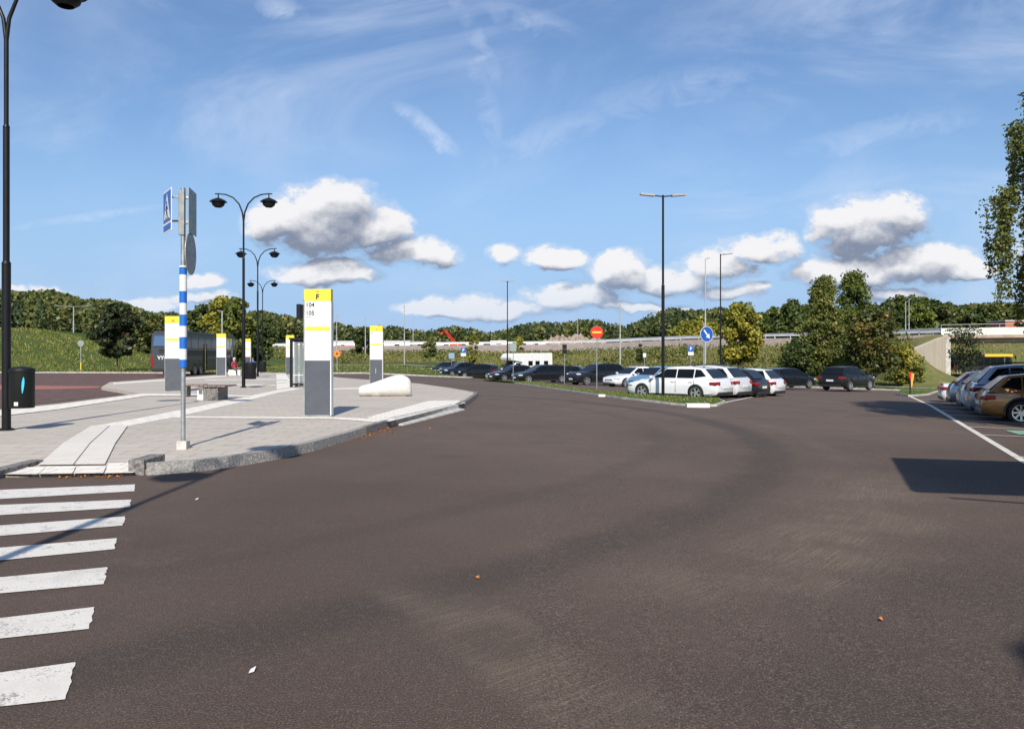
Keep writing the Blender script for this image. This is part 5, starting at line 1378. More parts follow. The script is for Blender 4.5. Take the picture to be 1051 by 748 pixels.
led_lamp(X(38.5, 150), 150, Z(329.5, 150) - 5, 'small T shaped lamp among the trees at far left', heads=(-1, 1), post=m_grey, r=.1, arm=2.0, headlen=.7, z=5.0)
led_lamp(X(228, 98), 98, Z(320, 98) + .1, 'grey lamp mast behind the coach front', heads=(-1,), post=m_grey, r=.12, arm=.6, headlen=.5, z=0)
led_lamp(X(929.5, 128), 128, 8.2, 'thin grey pole left of the bridge end, left one of a pair', heads=(1,), post=m_grey, r=.08, arm=.3, headlen=.2, z=2.0)
led_lamp(X(933, 128), 128, 8.6, 'thin grey pole left of the bridge end, right one of a pair', heads=(1,), post=m_grey, r=.08, arm=.3, headlen=.2, z=2.0)
led_lamp(X(424, 190), 190, 7.5, 'far pale pole among the white sheds', heads=(1,), post=m_grey, r=.09, arm=.3, headlen=.2, z=4)
led_lamp(X(593, 225), 225, 7.5, 'far lamp pole in front of the rock cutting', heads=(-1,), post=m_grey, r=.1, arm=.5, headlen=.4, z=4.5)

# ---- litter bins
def make_bin(x, y, z, label, r=.235, h=.84, logo=True, side=1, hang=True, yaw=0):
    root = empty('litter_bin', (x, y, z), yaw); tag(root, label, 'litter bin', 'black litter bins on the lamp posts')
    mb = MB(); mb.lathe([(r * .94, 0), (r, .02), (r, h * .88), (r * .97, h * .885), (r * .97, .03), (r * .9, .012)], seg=32); mb.build('drum', m_blackm, root)
    mb = MB(); mb.lathe([(r * 1.04, h * .87), (r * 1.06, h * .90), (r * .98, h * .96), (r * .6, h), (0, h * 1.01)], seg=32); mb.build('lid', m_blackm, root)
    if hang:
        for zz in (h * .18, h * .78): mb = MB(); mb.box((-side * (r + .06), 0, zz), (.16, .05, .04), bev=.008); mb.build('bracket', m_blackm, root)
    if logo:
        mb = MB(); rr_ = r + .003; V = []
        n = 14
        for i in range(n + 1):
            t = i / n; zz = h * (.36 + .40 * t); wdt = .19 * math.sin(math.pi * t) ** .8 * (.6 + .5 * t) + .02; c_ = -math.pi / 2 + .62 + .10 * (t - .5)
            V.append(((rr_ * math.cos(c_ - wdt * .6), rr_ * math.sin(c_ - wdt * .6), zz), (rr_ * math.cos(c_ + wdt * .5), rr_ * math.sin(c_ + wdt * .5), zz)))
        for i in range(n): mb.poly([V[i][0], V[i][1], V[i + 1][1], V[i + 1][0]])
        mb.build('logo', m_lblue, root, recalc=False)
        c_ = -math.pi / 2 + .1; mb = MB(); mb.box((rr_ * math.cos(c_), rr_ * math.sin(c_), h * .11), (.075, .006, .075), rot=c_ + math.pi / 2); mb.build('sticker', m_white, root)
    return root
make_bin(pA[0] + .32, pA[1], PH + .46, 'black round litter bin with light blue leaf logo hung on the nearest lamp post')
make_bin(X(250, 39) + .34, 39, PH + .40, 'black litter bin hung on the tallest looking lamp post', r=.26, h=.82, logo=False)
make_bin(X(264.5, 59) + .36, 59, PH + .32, 'black litter bin hung on the second lamp post of the receding line', r=.26, h=.8, logo=False)

# ---- stop pylons
def make_pylon(x, y, label, letter, lines, yaw=0.0, detail=True, H=3.2, W=.70, D=.20, handle=False):
    root = empty('stop_pylon', (x, y, gz(x, y) + PH), yaw); tag(root, label, 'stop pylon', 'yellow topped bus stop pylons')
    hd = H * .44
    mb = MB(); mb.box((0, 0, .02), (W + .02, D + .02, .04)); mb.build('foot', m_alu, root)
    mb = MB(); mb.box((0, 0, .04 + (hd - .04) / 2), (W - .05, D - .02, hd - .04)); mb.build('lower_panel', m_slate, root)
    mb = MB(); mb.box((0, 0, (hd + H - .30) / 2), (W - .05, D, H - .30 - hd - .002)); mb.build('white_panel', m_white, root)
    mb = MB(); mb.box((0, 0, H - .15), (W - .02, D + .004, .30)); mb.build('yellow_top', m_yel, root)
    mb = MB(); mb.box((0, 0, H * .44 + .80), (W - .08, D + .008, .10)); mb.build('yellow_stripe', m_yel, root)
    for s in (-1, 1): mb = MB(); mb.box((s * (W / 2 - .0125), 0, H / 2 - .15), (.025, D + .012, H - .32)); mb.build('edge_profile', m_alu if s < 0 else m_white, root)
    f = -D / 2 - .008
    if letter: text_mesh(letter, .18, parent=root, loc=(0, f, H - .20), bold=.006, m=mat('letter_orange', (.55, .16, .02), .6) if letter == 'A' else m_ink)
    if detail:
        text_mesh('Läge', .045, parent=root, loc=(0, f, H - .055), m=mat('faint_ink', (.34, .28, .05), .6))
        for i, t_ in enumerate(lines):
            text_mesh(t_, .15, parent=root, loc=(-W / 2 + .05, f + .004, H - .40 - i * .205), align='LEFT', bold=.003)
            mb = MB(); mb.box((-W / 2 + .12, f + .006, H - .485 - i * .205), (.13, .004, .010)); mb.build('small_print', m_ink, root)
        for i in range(4): mb = MB(); mb.box((.0, f + .006, H - .52 - i * .22), (W - .16, .003, .008)); mb.build('ruled_line', mat('pale_line', (.35, .36, .40), .6), root)
    elif lines:
        text_mesh(lines[0], .13, parent=root, loc=(-W / 2 + .05, f + .004, H - .40), align='LEFT')
    if handle: mb = MB(); mb.box((-.02, f, hd * .58), (.015, .012, .28)); mb.build('handle_slot', m_white, root)
    return root
make_pylon(X(327, 20.4), 20.4, 'large bus stop pylon marked F with lines 104 and 105, nearest on the platform', 'F', ['104', '105'], yaw=R(-2.5))
make_pylon(X(386.5, 43), 43, 'bus stop pylon marked I behind the white pebble seat', 'I', ['29'], detail=False, yaw=R(-3), handle=True)
make_pylon(X(178.5, 34.3), 34.3, 'bus stop pylon marked A directly behind the blue and white striped post', 'A', [], detail=False, yaw=R(4))
make_pylon(X(227.3, 61.3), 61.3, 'bus stop pylon standing by the front of the coach', '', [], detail=False, yaw=R(4))
make_pylon(X(254, 80), 80, 'small looking bus stop pylon farthest away behind the tallest looking lamp post', '', [], detail=False)
make_pylon(X(298, 66), 66, 'bus stop pylon partly hidden by the dark glass shelter', '', [], detail=False, yaw=R(-6))

# ---- glass shelter with black frame, behind the F pylon
sx0, sy0 = X(306, 40), 40; root = empty('bus_shelter', (sx0, sy0, gz(sx0, sy0) + PH), R(6)); tag(root, 'narrow glass shelter with thick black frame just left of the F stop pylon', 'shelter')
def bar(a, b_, w, nm='frame_bar', m=m_black):
    mb = MB(); a, b_ = Vector(a), Vector(b_); c_ = (a + b_) / 2; d = b_ - a
    mb.box(tuple(c_), tuple(max(abs(v), w) for v in d)); mb.build(nm, m, root)
for xx in (-.33, .33):
    for yy in (0, 1.6, 3.2): bar((xx, yy, 0), (xx, yy, 2.35), .13, 'post')
    bar((xx, .05, 2.31), (xx, 3.15, 2.31), .08); bar((xx, .05, .14), (xx, 3.15, .14), .06)
for yy in (0, 3.2): bar((-.285, yy, 2.30), (.285, yy, 2.30), .08); bar((-.285, yy, .14), (.285, yy, .14), .06)
mb = MB(); mb.box((0, 1.6, 2.40), (.86, 3.5, .08)); mb.build('roof', m_black, root)
for xx in (-.33, .33): mb = MB(); mb.box((xx, 1.6, 1.22), (.012, 3.05, 2.05)); mb.build('glass_pane', m_glass, root)
mb = MB(); mb.box((0, 3.2, 1.22), (.56, .012, 2.05)); mb.build('glass_pane', m_glass, root)
mb = MB(); mb.box((0, .0, 1.22), (.56, .012, 2.05)); mb.build('glass_pane', m_glass, root)
mb = MB(); mb.box((0, 0, .6), (.46, .02, .03)); mb.build('glass_mark', m_white, root)
# departure display on black post
dx_, dy_ = X(313.5, 31), 31; root = empty('departure_display', (dx_, dy_, gz(dx_, dy_) + PH)); tag(root, 'black departure display box on a black post peeking out left of the F stop pylon', 'display')
mb = MB(); mb.box((0, 0, 1.85), (.11, .11, 3.7), bev=.01); mb.build('post', m_black, root)
mb = MB(); mb.box((-.20, 0, 3.22), (.16, .55, .55), bev=.02); mb.build('display_box', m_black, root)

# ---- seats
def pebble_seat():
    x, y = X(395.5, 30.5), 30.5; root = MB(); bm = root.bm
    ns, nr = 40, 20; prev = []; rings = []
    for i in range(ns + 1):
        t = i / ns; xx = -1.02 + 2.02 * t; e = max(0, 1 - abs(2 * t - 1) ** 2.6) ** .5
        top = .50 + .38 * sstep((t - .10) / .78); w = .48 * e ** .8 * (.9 + .1 * t); hh = top * e ** .45; base = .13 * (1 - e ** .5)
        ring = []
        for k in range(nr):
            a = 2 * math.pi * k / nr; yy = math.cos(a) * w * (1 if math.sin(a) > 0 else .93)
            zz = base + hh * (.5 + .5 * np.sign(math.sin(a)) * abs(math.sin(a)) ** .8)
            if zz < .05 * e: zz = 0
            ring.append(bm.verts.new((xx, yy, zz)))
        rings.append(ring)
    for i in range(ns):
        for k in range(nr): f = bm.faces.new((rings[i][k], rings[i][(k + 1) % nr], rings[i + 1][(k + 1) % nr], rings[i + 1][k])); f.smooth = True
    o = root.build('stone_seat', m_conc_w, None, (x, y, gz(x, y) + PH - .02), R(5), sharp=60); tag(o, 'smooth white bean shaped concrete seat on the platform by the bus stop kerb', 'seat')
pebble_seat()
bx_, by_ = gp(216, 411, PH); root = empty('bench', (bx_, by_, PH), R(2)); tag(root, 'backless wooden bench on a rough granite block behind the striped sign post', 'bench')
mb = MB(); mb.box((0, .55, .22), (.50, 1.1, .44), bev=.02); mb.build('granite_block', m_granite_dk, root)
mb = MB(); mb.box((-.42, .7, .17), (.24, .9, .34), bev=.02); mb.build('concrete_block', m_conc_w, root)
for k in range(7): mb = MB(); mb.box((-.29 + k * .145 - .14, .6, .485), (.125, 1.35, .05), bev=.008); mb.build('slat', m_wood, root)
root = empty('bench', (X(198, 30), 30.2, PH), R(0)); tag(root, 'long low wooden bench half hidden by the striped sign post and pylon A', 'bench')
mb = MB(); mb.box((0, 0, .44), (.8, .45, .06), bev=.01); mb.build('seat', m_wood, root)
for s in (-1, 1): mb = MB(); mb.box((s * .3, 0, .205), (.14, .38, .41), bev=.01); mb.build('leg', m_granite_dk, root)
fx_, fy_ = X(241.5, 62), 62; mb = MB(); mb.box((0, 0, .22), (.95, .55, .44), bev=.06); tag(mb.build('stone_seat', m_conc_w, None, (fx_, fy_ , PH)), 'white concrete block seat under the seated person in red', 'seat')
mb = MB(); mb.box((0, 0, .22), (.8, .5, .44), bev=.06); tag(mb.build('stone_seat', m_conc_w, None, (X(263, 70), 70, PH)), 'white concrete block seat under the person in blue', 'seat')

# ---- signs
def disc(mb, c, r, y, t=.012, mi=0, seg=36, sx=1.0):
    pts = [(c[0] + math.cos(a) * r * sx, y, c[2] + math.sin(a) * r) for a in [2 * math.pi * k / seg for k in range(seg)]]
    mb.prism(pts, (0, t, 0), mi)
def post_sign(x, y, H, label, cat='road sign', name='road_sign', z=None, r=.03, yaw=0.0, pm=None):
    root = empty(name, (x, y, gz(x, y) if z is None else z), yaw); tag(root, label, cat)
    mb = MB(); mb.cyl((0, 0, 0), (0, 0, H), r, seg=12); mb.lathe([(r, H), (r * .6, H + .012), (0, H + .015)], seg=12); mb.build('post', pm or m_galv, root); return root
# no entry
y = 45; x = X(612.5, y); r0 = post_sign(x, y, Z(341, y) - gz(x, y) + .30, 'round red no entry sign with yellow bar on a thin post on the lawn', yaw=0, z=gz(x, y) + .08)
zc = Z(341, y) - gz(x, y) - .08
mb = MB(); disc(mb, (0, 0, zc), .345, -.055); dd_ = mb.build('sign_disc', m_red, r0)
mb = MB(); mb.box((0, -.060, zc), (.50, .006, .10)); mb.build('bar', mat('bar_yellow', (.85, .55, .05), .4), dd_)
mb = MB(); disc(mb, (0, 0, zc), .35, -.040, .008); mb.build('sign_back', m_alu, r0)
# blue arrow
y = 35.2; x = X(722.5, y); zb = gz(x, y) + .08; r0 = post_sign(x, y, Z(333, y) - zb + .05, 'round blue sign with white arrow pointing down right, in front of the white estate car', yaw=R(24), z=zb, r=.035)
zc = Z(343, y) - zb
mb = MB(); disc(mb, (.10, 0, zc), .325, -.068, sx=1); dd_ = mb.build('sign_disc', m_blue, r0)
mb = MB(); bm_ = []
for k in range(36):
    a, b_ = 2 * math.pi * k / 36, 2 * math.pi * (k + 1) / 36
    mb.prism([(.10 + math.cos(a) * .325, -.070, zc + math.sin(a) * .325), (.10 + math.cos(b_) * .325, -.070, zc + math.sin(b_) * .325), (.10 + math.cos(b_) * .345, -.070, zc + math.sin(b_) * .345), (.10 + math.cos(a) * .345, -.070, zc + math.sin(a) * .345)], (0, .014, 0))
mb.build('rim_band', m_white, dd_)
ca, sa = math.cos(R(-50)), math.sin(R(-50)); Pq = lambda a, b_: (.10 + a * ca - b_ * sa, -.074, zc + a * sa + b_ * ca)
mb = MB(); mb.prism([Pq(-.24, -.035), Pq(.06, -.035), Pq(.06, .035), Pq(-.24, .035)], (0, .005, 0)); mb.prism([Pq(.06, -.12), Pq(.25, 0), Pq(.06, .12)], (0, .005, 0)); mb.build('arrow', m_white, dd_)
mb = MB(); disc(mb, (.10, 0, zc), .345, -.05, .01); mb.build('sign_back', m_alu, r0)
# parking signs
def p_sign(px, y, py, label, txt='P', w=.42, z=None, yaw=0):
    x = X(px, y); zb = (gz(x, y) if z is None else z); r0 = post_sign(x, y, Z(py, y) - zb + .25, label, z=zb, yaw=yaw); zc = Z(py, y) - zb
    mb = MB(); mb.box((0, -.045, zc), (w, .012, w), bev=.004); q = mb.build('sign_plate', m_blue, r0); text_mesh(txt, w * .8, parent=q, loc=(0, -.053, zc), m=m_white, bold=.008)
    mb = MB(); mb.box((0, -.045, zc - w * .86), (w, .012, w * .6), bev=.004); mb.build('lower_plate', m_white, r0); return r0
p_sign(475.6, 88, 359.5, 'blue parking sign with white plate above the far navy blue car', w=.55)
p_sign(709, 62, 358, 'blue parking sign with white plate behind the white estate car', w=.42)
def back_sign(px, y, py, w, h, label, m=m_alu, z=None, yaw=0, n=1):
    x = X(px, y); zb = gz(x, y) if z is None else z; r0 = post_sign(x, y, Z(py, y) - zb + h / 2 + .02, label, z=zb, yaw=yaw); zc = Z(py, y) - zb
    for k in range(n):
        mb = MB(); mb.box((0, -.045, zc - k * (h + .02)), (w, .012, h), bev=.004); mb.build('sign_plate', m, r0)
    return r0
back_sign(526.7, 64, 356.5, .50, .62, 'grey green back of a rectangular sign left of the camper van', mat('sign_backgreen', (.25, .31, .28), .5), yaw=R(10))
back_sign(579.4, 61, 355.8, .34, .34, 'pair of small dark sign plates on a thin post before the dark off-road car', m_black, n=2)
back_sign(661.5, 60, 364.5, .22, .30, 'tiny white plate on a thin post above the light blue car', m_white)
back_sign(463.5, 87, 365, .62, .6, 'grey blue back of a square sign left of the blue parking sign', mat('sign_backblue', (.2, .32, .42), .5))
# orange round sign far behind F pylon
y = 76; x = X(346, y); r0 = post_sign(x, y, Z(360, y) - gz(x, y) + .1, 'orange round bus sign on a pale post right behind the F stop pylon', pm=m_grey); zc = Z(363, y) - gz(x, y)
mb = MB(); disc(mb, (0, 0, zc), .33, -.05); mb.build('sign_disc', m_orange, r0)
mb = MB(); disc(mb, (0, 0, zc), .10, -.056, .01); mb.build('sign_mark', m_ink, r0)
# hillside round sign
y = 84; x = X(83, y); zg_ = float(T(x, y)) - .06; r0 = post_sign(x, y, Z(350, y) - zg_, 'small round grey sign back on the hillside with yellow banded post', z=zg_, r=.035, pm=m_grey); zc = Z(352.3, y) - zg_
mb = MB(); disc(mb, (0, 0, zc), .33, -.05); mb.build('sign_disc', m_alu, r0)
mb = MB(); mb.cyl((0, 0, .2), (0, 0, .95), .06, seg=10); mb.build('yellow_sleeve', m_yel, r0)
# orange flag in the small island
y = 46; x = X(934, y); zb = gz(x, y) + .08; root = empty('flag_post', (x, y, zb)); tag(root, 'orange and yellow drooping flag on a short black post in the small island', 'flag')
mb = MB(); mb.cyl((0, 0, 0), (0, 0, 1.45), .035, seg=8); mb.build('post', m_black, root)
mb = MB(); pr_ = [(0, 1.25), (.14, 1.2), (.09, .85), (.035, .5), (.0, .55)]
mb.prism([(a, -.05, b_) for a, b_ in [(-.08, 1.30), (.13, 1.24), (.10, 1.0), (-.02, .85)]], (.0, .03, 0), 0); mb.prism([(a, -.06, b_) for a, b_ in [(.06, 1.22), (.22, 1.18), (.10, .45), (.045, .40), (.02, .75)]], (0, .03, 0), 1)
mb.build('flag', [m_red, mat('flag_orange', (.80, .33, .08), .7)], root)

# ---- striped post with crossing signs
x, y = X(188, 13.5), 13.5; zb = PH; H = (461 - 195) / F * 13.5
root = empty('crossing_sign', (x, y, zb)); tag(root, 'tall blue and white striped post with pedestrian crossing sign near the zebra stripes', 'road sign')
mb = MB(); mb.box((0, 0, .04), (.17, .17, .15), bev=.012); mb.build('concrete_foot', m_conc, root)
rp = .038; z275, z377 = Z(275, 13.5) - zb, Z(377, 13.5) - zb
mb = MB(); mb.cyl((0, 0, .1), (0, 0, H), rp, seg=16); mb.build('post', m_galv, root)
marks = [275, 282, 299, 312.5, 323, 335, 346, 358, 369, 377]; cols = [m_blue, m_white] * 5
mb_ = [(275, 282, 'b'), (282, 299, 'w'), (299, 311, 'b'), (311, 323, 'w'), (323, 334.5, 'b'), (334.5, 346, 'w'), (346, 358, 'b'), (358, 369, 'w'), (369, 377, 'b')]
m_sleeveblue = mat('sleeve_blue', (.012, .13, .50), .4)
for a, b_, c_ in mb_:
    mb = MB(); mb.cyl((0, 0, Z(b_, 13.5) - zb + .001), (0, 0, Z(a, 13.5) - zb - .001), rp + .022, seg=20)
    mb.build('blue_band' if c_ == 'b' else 'white_band', m_sleeveblue if c_ == 'b' else m_white, root)
mb = MB()
mb.build('x', m_white).name = 'tmp'; bpy.data.objects.remove(bpy.data.objects['tmp'])
mb = MB(); mb.cyl((0, 0, Z(274.5, 13.5) - zb), (0, 0, Z(273, 13.5) - zb), rp + .03, seg=16); mb.build('clamp', m_white, root)
# left face sign (pedestrian), seen obliquely: plate turned 75 degrees
def plate(root, cx, cz, w, h, yaw_, off, front, back, nm='sign_plate'):
    e = empty(nm, (0, 0, 0)); e.parent = root
    e.rotation_euler = (0, 0, yaw_); e.location = (cx, off, cz)
    return e
zc = Z(217, 13.5) - zb
def oriented(mb, M):
    for v in mb.bm.verts: v.co = M @ v.co
# front of the plate normal points to -X and slightly to the camera
Mx = Matrix.Translation((-.25, -.02, zc)) @ Matrix.Rotation(R(-56), 4, 'Z')
def op(build, nm, m, par):
    mb = MB(); build(mb); oriented(mb, Mx); return mb.build(nm, m, par)
S = .62; Hh = .70
pl = op(lambda m_: m_.box((0, 0, 0), (S, .014, Hh), bev=.004), 'crossing_plate', m_white, root)
op(lambda m_: m_.box((0, -.009, .07), (S - .05, .006, Hh - .20)), 'blue_field', m_blue, pl)
op(lambda m_: m_.box((0, -.009, -.27), (S - .05, .006, .10)), 'blue_field', m_blue, pl)
op(lambda m_: m_.prism([(-.24, -.014, -.15), (.24, -.014, -.15), (0, -.014, .29)], (0, .004, 0)), 'white_triangle', m_white, pl)
def walker(m_):
    yq = -.018
    m_.prism([(math.cos(a) * .032 + .0, yq, .135 + math.sin(a) * .032) for a in np.linspace(0, 2 * math.pi, 12, endpoint=False)], (0, .003, 0))
    for pts in ([(-.03, .10), (.03, .10), (.035, -.01), (-.03, -.01)], [(-.03, -.005), (.012, -.005), (-.055, -.125), (-.09, -.125)], [(0, -.005), (.035, -.005), (.10, -.125), (.065, -.125)], [(-.03, .09), (-.02, .07), (-.09, .0), (-.10, .02)], [(.03, .09), (.03, .06), (.09, .01), (.10, .03)]):
        m_.prism([(a, yq, b_) for a, b_ in pts], (0, .003, 0))
op(walker, 'walker_figure', m_ink, pl)
op(lambda m_: [m_.box((dx, -.0175, -.137), (.05, .003, .02)) for dx in (-.17, -.085, 0, .085, .17)] and None, 'stripe_marks', m_ink, pl)
for zz in (.24, -.16): mb = MB(); mb.box((-.10, .01, zc + zz), (.25, .035, .03), bev=.004); mb.build('clamp_arm', m_galv, root)
# right hand: square plate and oval plate seen from behind, nearly edge on
Mx = Matrix.Translation((.115, .10, Z(217, 13.5) - zb)) @ Matrix.Rotation(R(100), 4, 'Z')
op(lambda m_: m_.box((0, 0, 0), (.60, .012, .74), bev=.004), 'square_plate', m_alu, root)
op(lambda m_: [m_.box((0, .022, q), (.56, .03, .03)) for q in (-.2, .2)] and None, 'plate_rib', m_galv, root)
Mx = Matrix.Translation((.10, .08, Z(260, 13.5) - zb)) @ Matrix.Rotation(R(98), 4, 'Z')
op(lambda m_: disc(m_, (0, 0, 0), .355, 0, .014), 'round_plate', m_alu, root)
for q in (203, 229, 249): mb = MB(); mb.box((.05, .03, Z(q, 13.5) - zb), (.15, .06, .03), bev=.004); mb.build('clamp_arm', m_galv, root)
mb = MB(); mb.box((-.01, -.03, (Z(196, 13.5) + Z(242, 13.5)) / 2 - zb), (.10, .06, .74), bev=.01); mb.build('sign_box', m_alu, root)

# ---- canopy added outside the view at right, shaped to throw the dark rectangle
cz = 5.0; dY = cz / math.tan(R(SUN_EL))
q = [gp(925, 471.5), gp(947.5, 505.8), gp(1051, 510), gp(1051, 477)]
A0 = Vector(q[0]); B0 = Vector(q[1]); d_ab = A0 - B0; e1_ = Vector((.985, -.13)) * 7.5
root = empty('occluder', (B0.x + 3, B0.y - dY - .0, 0)); tag(root, 'flat dark canopy on four slim posts, added outside the view at right to cast the dark rectangle', 'occluder')
ox, oy = root.location.x, root.location.y
c0 = [(B0.x, B0.y - dY), (A0.x, A0.y - dY), (A0.x + e1_.x, A0.y + e1_.y - dY), (B0.x + e1_.x, B0.y + e1_.y - dY)]
mb = MB(); mb.prism([(a - ox, b_ - oy, cz - .06) for a, b_ in c0], (0, 0, .14)); mb.build('roof', m_slate, root)
cx_ = sum(a for a, _ in c0) / 4; cy_ = sum(b_ for _, b_ in c0) / 4
for a, b_ in c0:
    a2, b2_ = cx_ + (a - cx_) * .55, cy_ + (b_ - cy_) * .8
    mb = MB(); mb.cyl((a2 - ox, b2_ - oy, gz(a2, b2_)), (a2 - ox, b2_ - oy, cz - .06), .045, seg=10); mb.build('post', m_galv, root)

for (a_, b_) in (((5.55, 3.95, 4.9), (9.6, 5.0, 2.7)), ((6.1, 5.3, 4.9), (9.4, 4.4, 3.4)), ((6.6, 4.05, 4.9), (9.4, 4.35, 4.2))):  # slim rods added only to throw thin shadow lines beside the rectangle
    mb = MB(); mb.cyl((a_[0] - ox, a_[1] - oy, a_[2]), (b_[0] - ox, b_[1] - oy, b_[2]), .035, seg=8); mb.build('shadow_rod', m_galv, root)

# ---- things on the far ridge
def shed(px0, px1, y, ztop, hgt, m, label, stripe=None, roof=True, cat='shed', name='site_shed', dep=4.0):
    x0, x1 = X(px0, y), X(px1, y); zt = Z(ztop, y); root = empty(name, ((x0 + x1) / 2, y, zt - hgt)); tag(root, label, cat); w = x1 - x0
    mb = MB(); mb.box((0, dep / 2, hgt / 2), (w, dep, hgt), bev=.04); mb.build('wall', m, root)
    if roof: mb = MB(); mb.box((0, dep / 2, hgt + .06), (w + .3, dep + .3, .12)); mb.build('roof', m_white, root)
    if stripe: mb = MB(); mb.box((0, -.02, hgt * .35), (w * .9, .04, hgt * .22)); mb.build('stripe', stripe, root)
    n = max(1, int(w / 4))
    for i in range(n): mb = MB(); mb.box((-w / 2 + (i + .5) * w / n, -.012, hgt * .62), (min(1.2, w / n * .5), .03, hgt * .3)); mb.build('window', m_glassdk, root)
shed(342, 378, 200, 350.2, 2.0, m_white, 'low white site shed with a red base band right of the F stop pylon', m_red)
shed(394, 421, 202, 350, 2.2, m_white, 'low white site shed with a red band right of the I stop pylon', m_red)
shed(421.5, 440, 204, 351, 1.8, m_alu, 'low grey site shed left of the sparse young tree')
shed(446, 470, 206, 352, 1.6, m_white, 'low white shed under the red crane')
shed(200, 224, 205, 353, 1.6, m_white, 'low white shed behind the coach front')
# white tents
for (px, y, w, ztop, lb) in ((274, 196, 9.0, 353.5, 'broad white tent between the lamp posts, left one'), (290, 210, 5, 353, 'narrow white tent left of the glass shelter')):
    x = X(px, y); zt = Z(ztop, y); root = empty('tent', (x, y, zt - 3.2)); tag(root, lb, 'tent')
    mb = MB(); mb.prism([(-w / 2, 0, 0), (w / 2, 0, 0), (w / 2, 0, 2.0), (w * .12, 0, 3.2), (-w * .12, 0, 3.2), (-w / 2, 0, 2.0)], (0, 8, 0)); mb.build('canvas', m_white, root)
# long white trailers / barrier behind the guardrail
for (p0, p1_, y, zt, lb) in ((503, 521, 190, 349.5, 'pale low trailer left of the black two headed lamp'), (540, 560, 196, 351, 'pale low trailer above the camper van'), (478, 496, 198, 352, 'pale low trailer above the blue parking sign')):
    shed(p0, p1_, y, zt, 1.6, m_galvl, lb, None, False, 'trailer', 'trailer', 2.5)
# red excavator arm / crane
x, y = X(462, 205), 205; root = empty('crane', (x, y, 3.8)); tag(root, 'small red lattice crane standing on the ridge behind the dark cars', 'crane')
zt = Z(339, 205) - 3.8
mb = MB(); 
pts = [(1.4, 0, .9), (-1.3, 0, zt)]
for s in (-.35, .35): mb.cyl((1.4 + s, 0, .9), (-1.3 + s * .6, 0, zt), .12, seg=6)
for k in range(7):
    t = k / 7; a = Vector((1.4 - .35, 0, .9)).lerp(Vector((-1.3 - .2, 0, zt)), t); b_ = Vector((1.4 + .35, 0, .9)).lerp(Vector((-1.3 + .2, 0, zt)), t + 1 / 7); mb.cyl(a, b_, .07, seg=5)
mb.build('boom', m_red, root)
mb = MB(); mb.box((1.5, 0, .5), (3.0, 2.2, 1.0), bev=.1); mb.build('cab', m_red, root)
mb = MB(); mb.cyl((-1.3, 0, zt), (-2.2, 0, zt - .7), .09, seg=6); mb.box((-2.2, 0, zt - .9), (.5, .4, .5), bev=.05); mb.build('jib', m_red, root)
# far buildings right behind the bridge
shed(1032, 1062, 118, 329.5, 2.0, mat('brick_red', (.42, .14, .08), .8), 'small red brick house end above the bridge parapet behind the birch twigs', None, True, 'house', 'brick_house')

# =================================================================== PEOPLE
def skin_person(label, x, y, z, yaw, joints, edges, radii, colfn, mats, hair=None):
    root = empty('person', (x, y, z), yaw); tag(root, label, 'person')
    me = bpy.data.meshes.new('body'); me.from_pydata(joints, edges, []); o = link('body', me)
    md = o.modifiers.new('s', 'SKIN'); md.use_smooth_shade = True
    for i, r_ in enumerate(radii): me.skin_vertices[0].data[i].radius = r_ if isinstance(r_, tuple) else (r_, r_)
    me.skin_vertices[0].data[0].use_root = True
    sb = o.modifiers.new('u', 'SUBSURF'); sb.levels = 1; sb.render_levels = 1
    bpy.context.view_layer.update()
    nm_ = bpy.data.meshes.new_from_object(o.evaluated_get(bpy.context.evaluated_depsgraph_get())); o.modifiers.clear(); o.data = nm_
    nm_.materials.clear()
    for q_ in mats: nm_.materials.append(q_)
    for p in nm_.polygons: p.material_index = colfn(p.center); p.use_smooth = True
    o.parent = root; return root, o
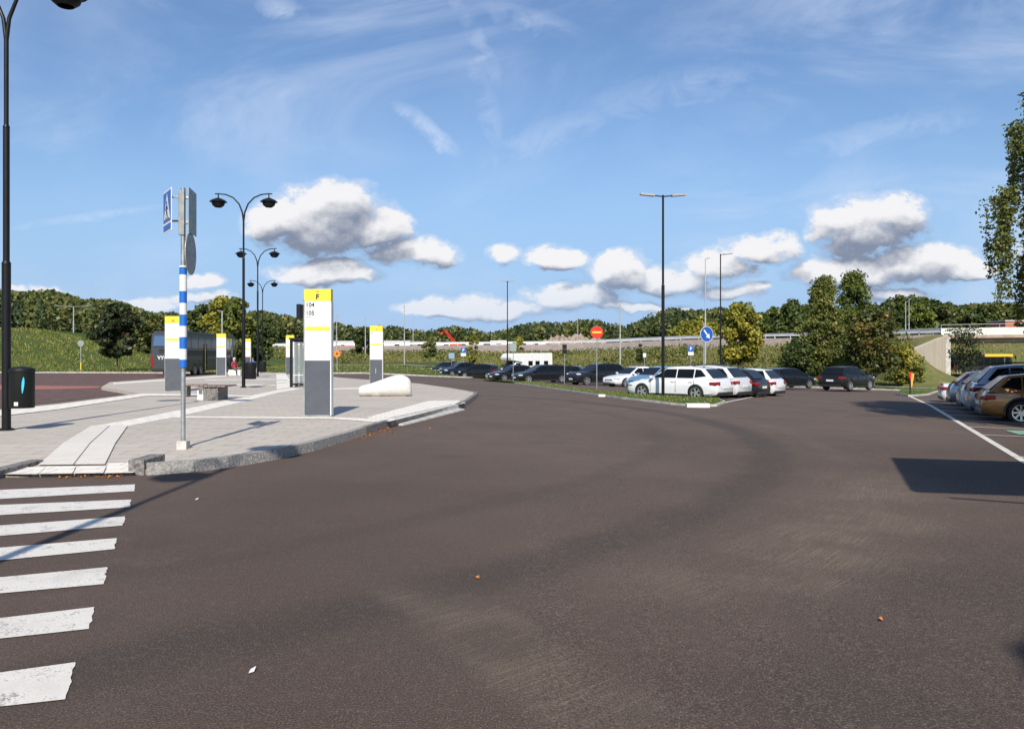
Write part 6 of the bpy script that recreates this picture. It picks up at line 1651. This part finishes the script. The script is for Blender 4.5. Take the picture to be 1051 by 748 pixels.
def seated(label, x, y, z, yaw, top, trousers, hairc):
    J = [(0, 0, .50), (.02, 0, .68), (.03, 0, .88), (.02, 0, 1.00), (.03, 0, 1.09), (.06, 0, 1.22), (.07, 0, 1.33)]
    E_ = [(0, 1), (1, 2), (2, 3), (3, 4), (4, 5), (5, 6)]; Rr = [(.15, .16), (.13, .15), (.13, .17), (.10, .16), .055, (.09, .08), (.07, .065)]
    def add(p, par, r_): J.append(p); E_.append((par, len(J) - 1)); Rr.append(r_); return len(J) - 1
    for s in (1, -1):
        hp = add((.08, s * .10, .50), 0, .095); kn = add((.46, s * .13, .49), hp, .065); an = add((.48, s * .13, .10), kn, .042); add((.60, s * .14, .045), an, .038)
        sh = add((.02, s * .20, .95), 3, .06); el = add((.08, s * .25, .68), sh, .045); wr = add((.30, s * .17, .58), el, .030); pm_ = add((.37, s * .15, .57), wr, (.020, .034))
        for k_, (dy, ln) in enumerate(((-.030, .070), (-.010, .080), (.010, .076), (.030, .060))):
            f1 = add((.41, s * (.15 + dy), .575), pm_, .009); add((.41 + ln * .6, s * (.15 + dy), .555), f1, .007)
        add((.36, s * .10, .56), pm_, .010)
    skin = mat('skin', (.45, .28, .20), .6)
    def colfn(c_):
        if c_.z > 1.10: return 2
        if abs(c_.y) < .24 and c_.x > .31 and .53 < c_.z < .62 and c_.x < .55 and abs(abs(c_.y) - .15) < .07 and c_.z > .545: return 2
        if c_.z > .60 or (c_.x < .32 and c_.z > .56): return 0
        if c_.z < .10: return 3
        return 1
    root, b_ = skin_person(label, x, y, z, yaw, J, E_, Rr, colfn, [top, trousers, skin, m_blackm])
    mb = MB(); mb.lathe([(0, 1.0), (.5, .85), (.87, .45), (1, 0), (.9, -.4), (.7, -.7)], seg=18)
    for v in mb.bm.verts:
        a_ = v.co.copy(); v.co = Vector((.045 + a_.x * .115, a_.y * .10, 1.275 + a_.z * .125))
        if v.co.x > .12 and v.co.z < 1.31: v.co.z = 1.31
    mb.build('hair', hairc, root)
    mb = MB(); mb.prism([(.155, -.015, 1.235), (.155, .015, 1.235), (.185, 0, 1.225), (.158, 0, 1.27)], (0, 0, .006)); mb.build('nose', skin, root)
    for s in (1, -1): mb = MB(); mb.lathe([(0, -.012), (.01, -.006), (.012, 0), (.01, .006), (0, .012)], (.148, s * .035, 1.275), 8); mb.build('eye', m_ink, root)
    mb = MB(); mb.box((.150, 0, 1.20), (.012, .05, .008)); mb.build('mouth', mat('lips', (.35, .12, .10), .6), root)
seated('seated person with white hair in a dark red jacket near the front of the coach', X(241.5, 62) - .1, 62, PH, R(-35), mat('jacket_red', (.30, .03, .04), .8), mat('trousers_dark', (.05, .055, .07), .8), mat('hair_white', (.62, .60, .56), .8))
seated('seated person in a bright blue jacket right of the tallest looking lamp post', X(260.5, 70) - .05, 70, PH, R(-120), mat('jacket_blue', (.02, .13, .42), .8), mat('trousers_navy', (.03, .035, .06), .8), mat('hair_brown', (.09, .05, .03), .8))
print('objects', len(bpy.data.objects), 'top', len([o for o in bpy.data.objects if o.parent is None]))
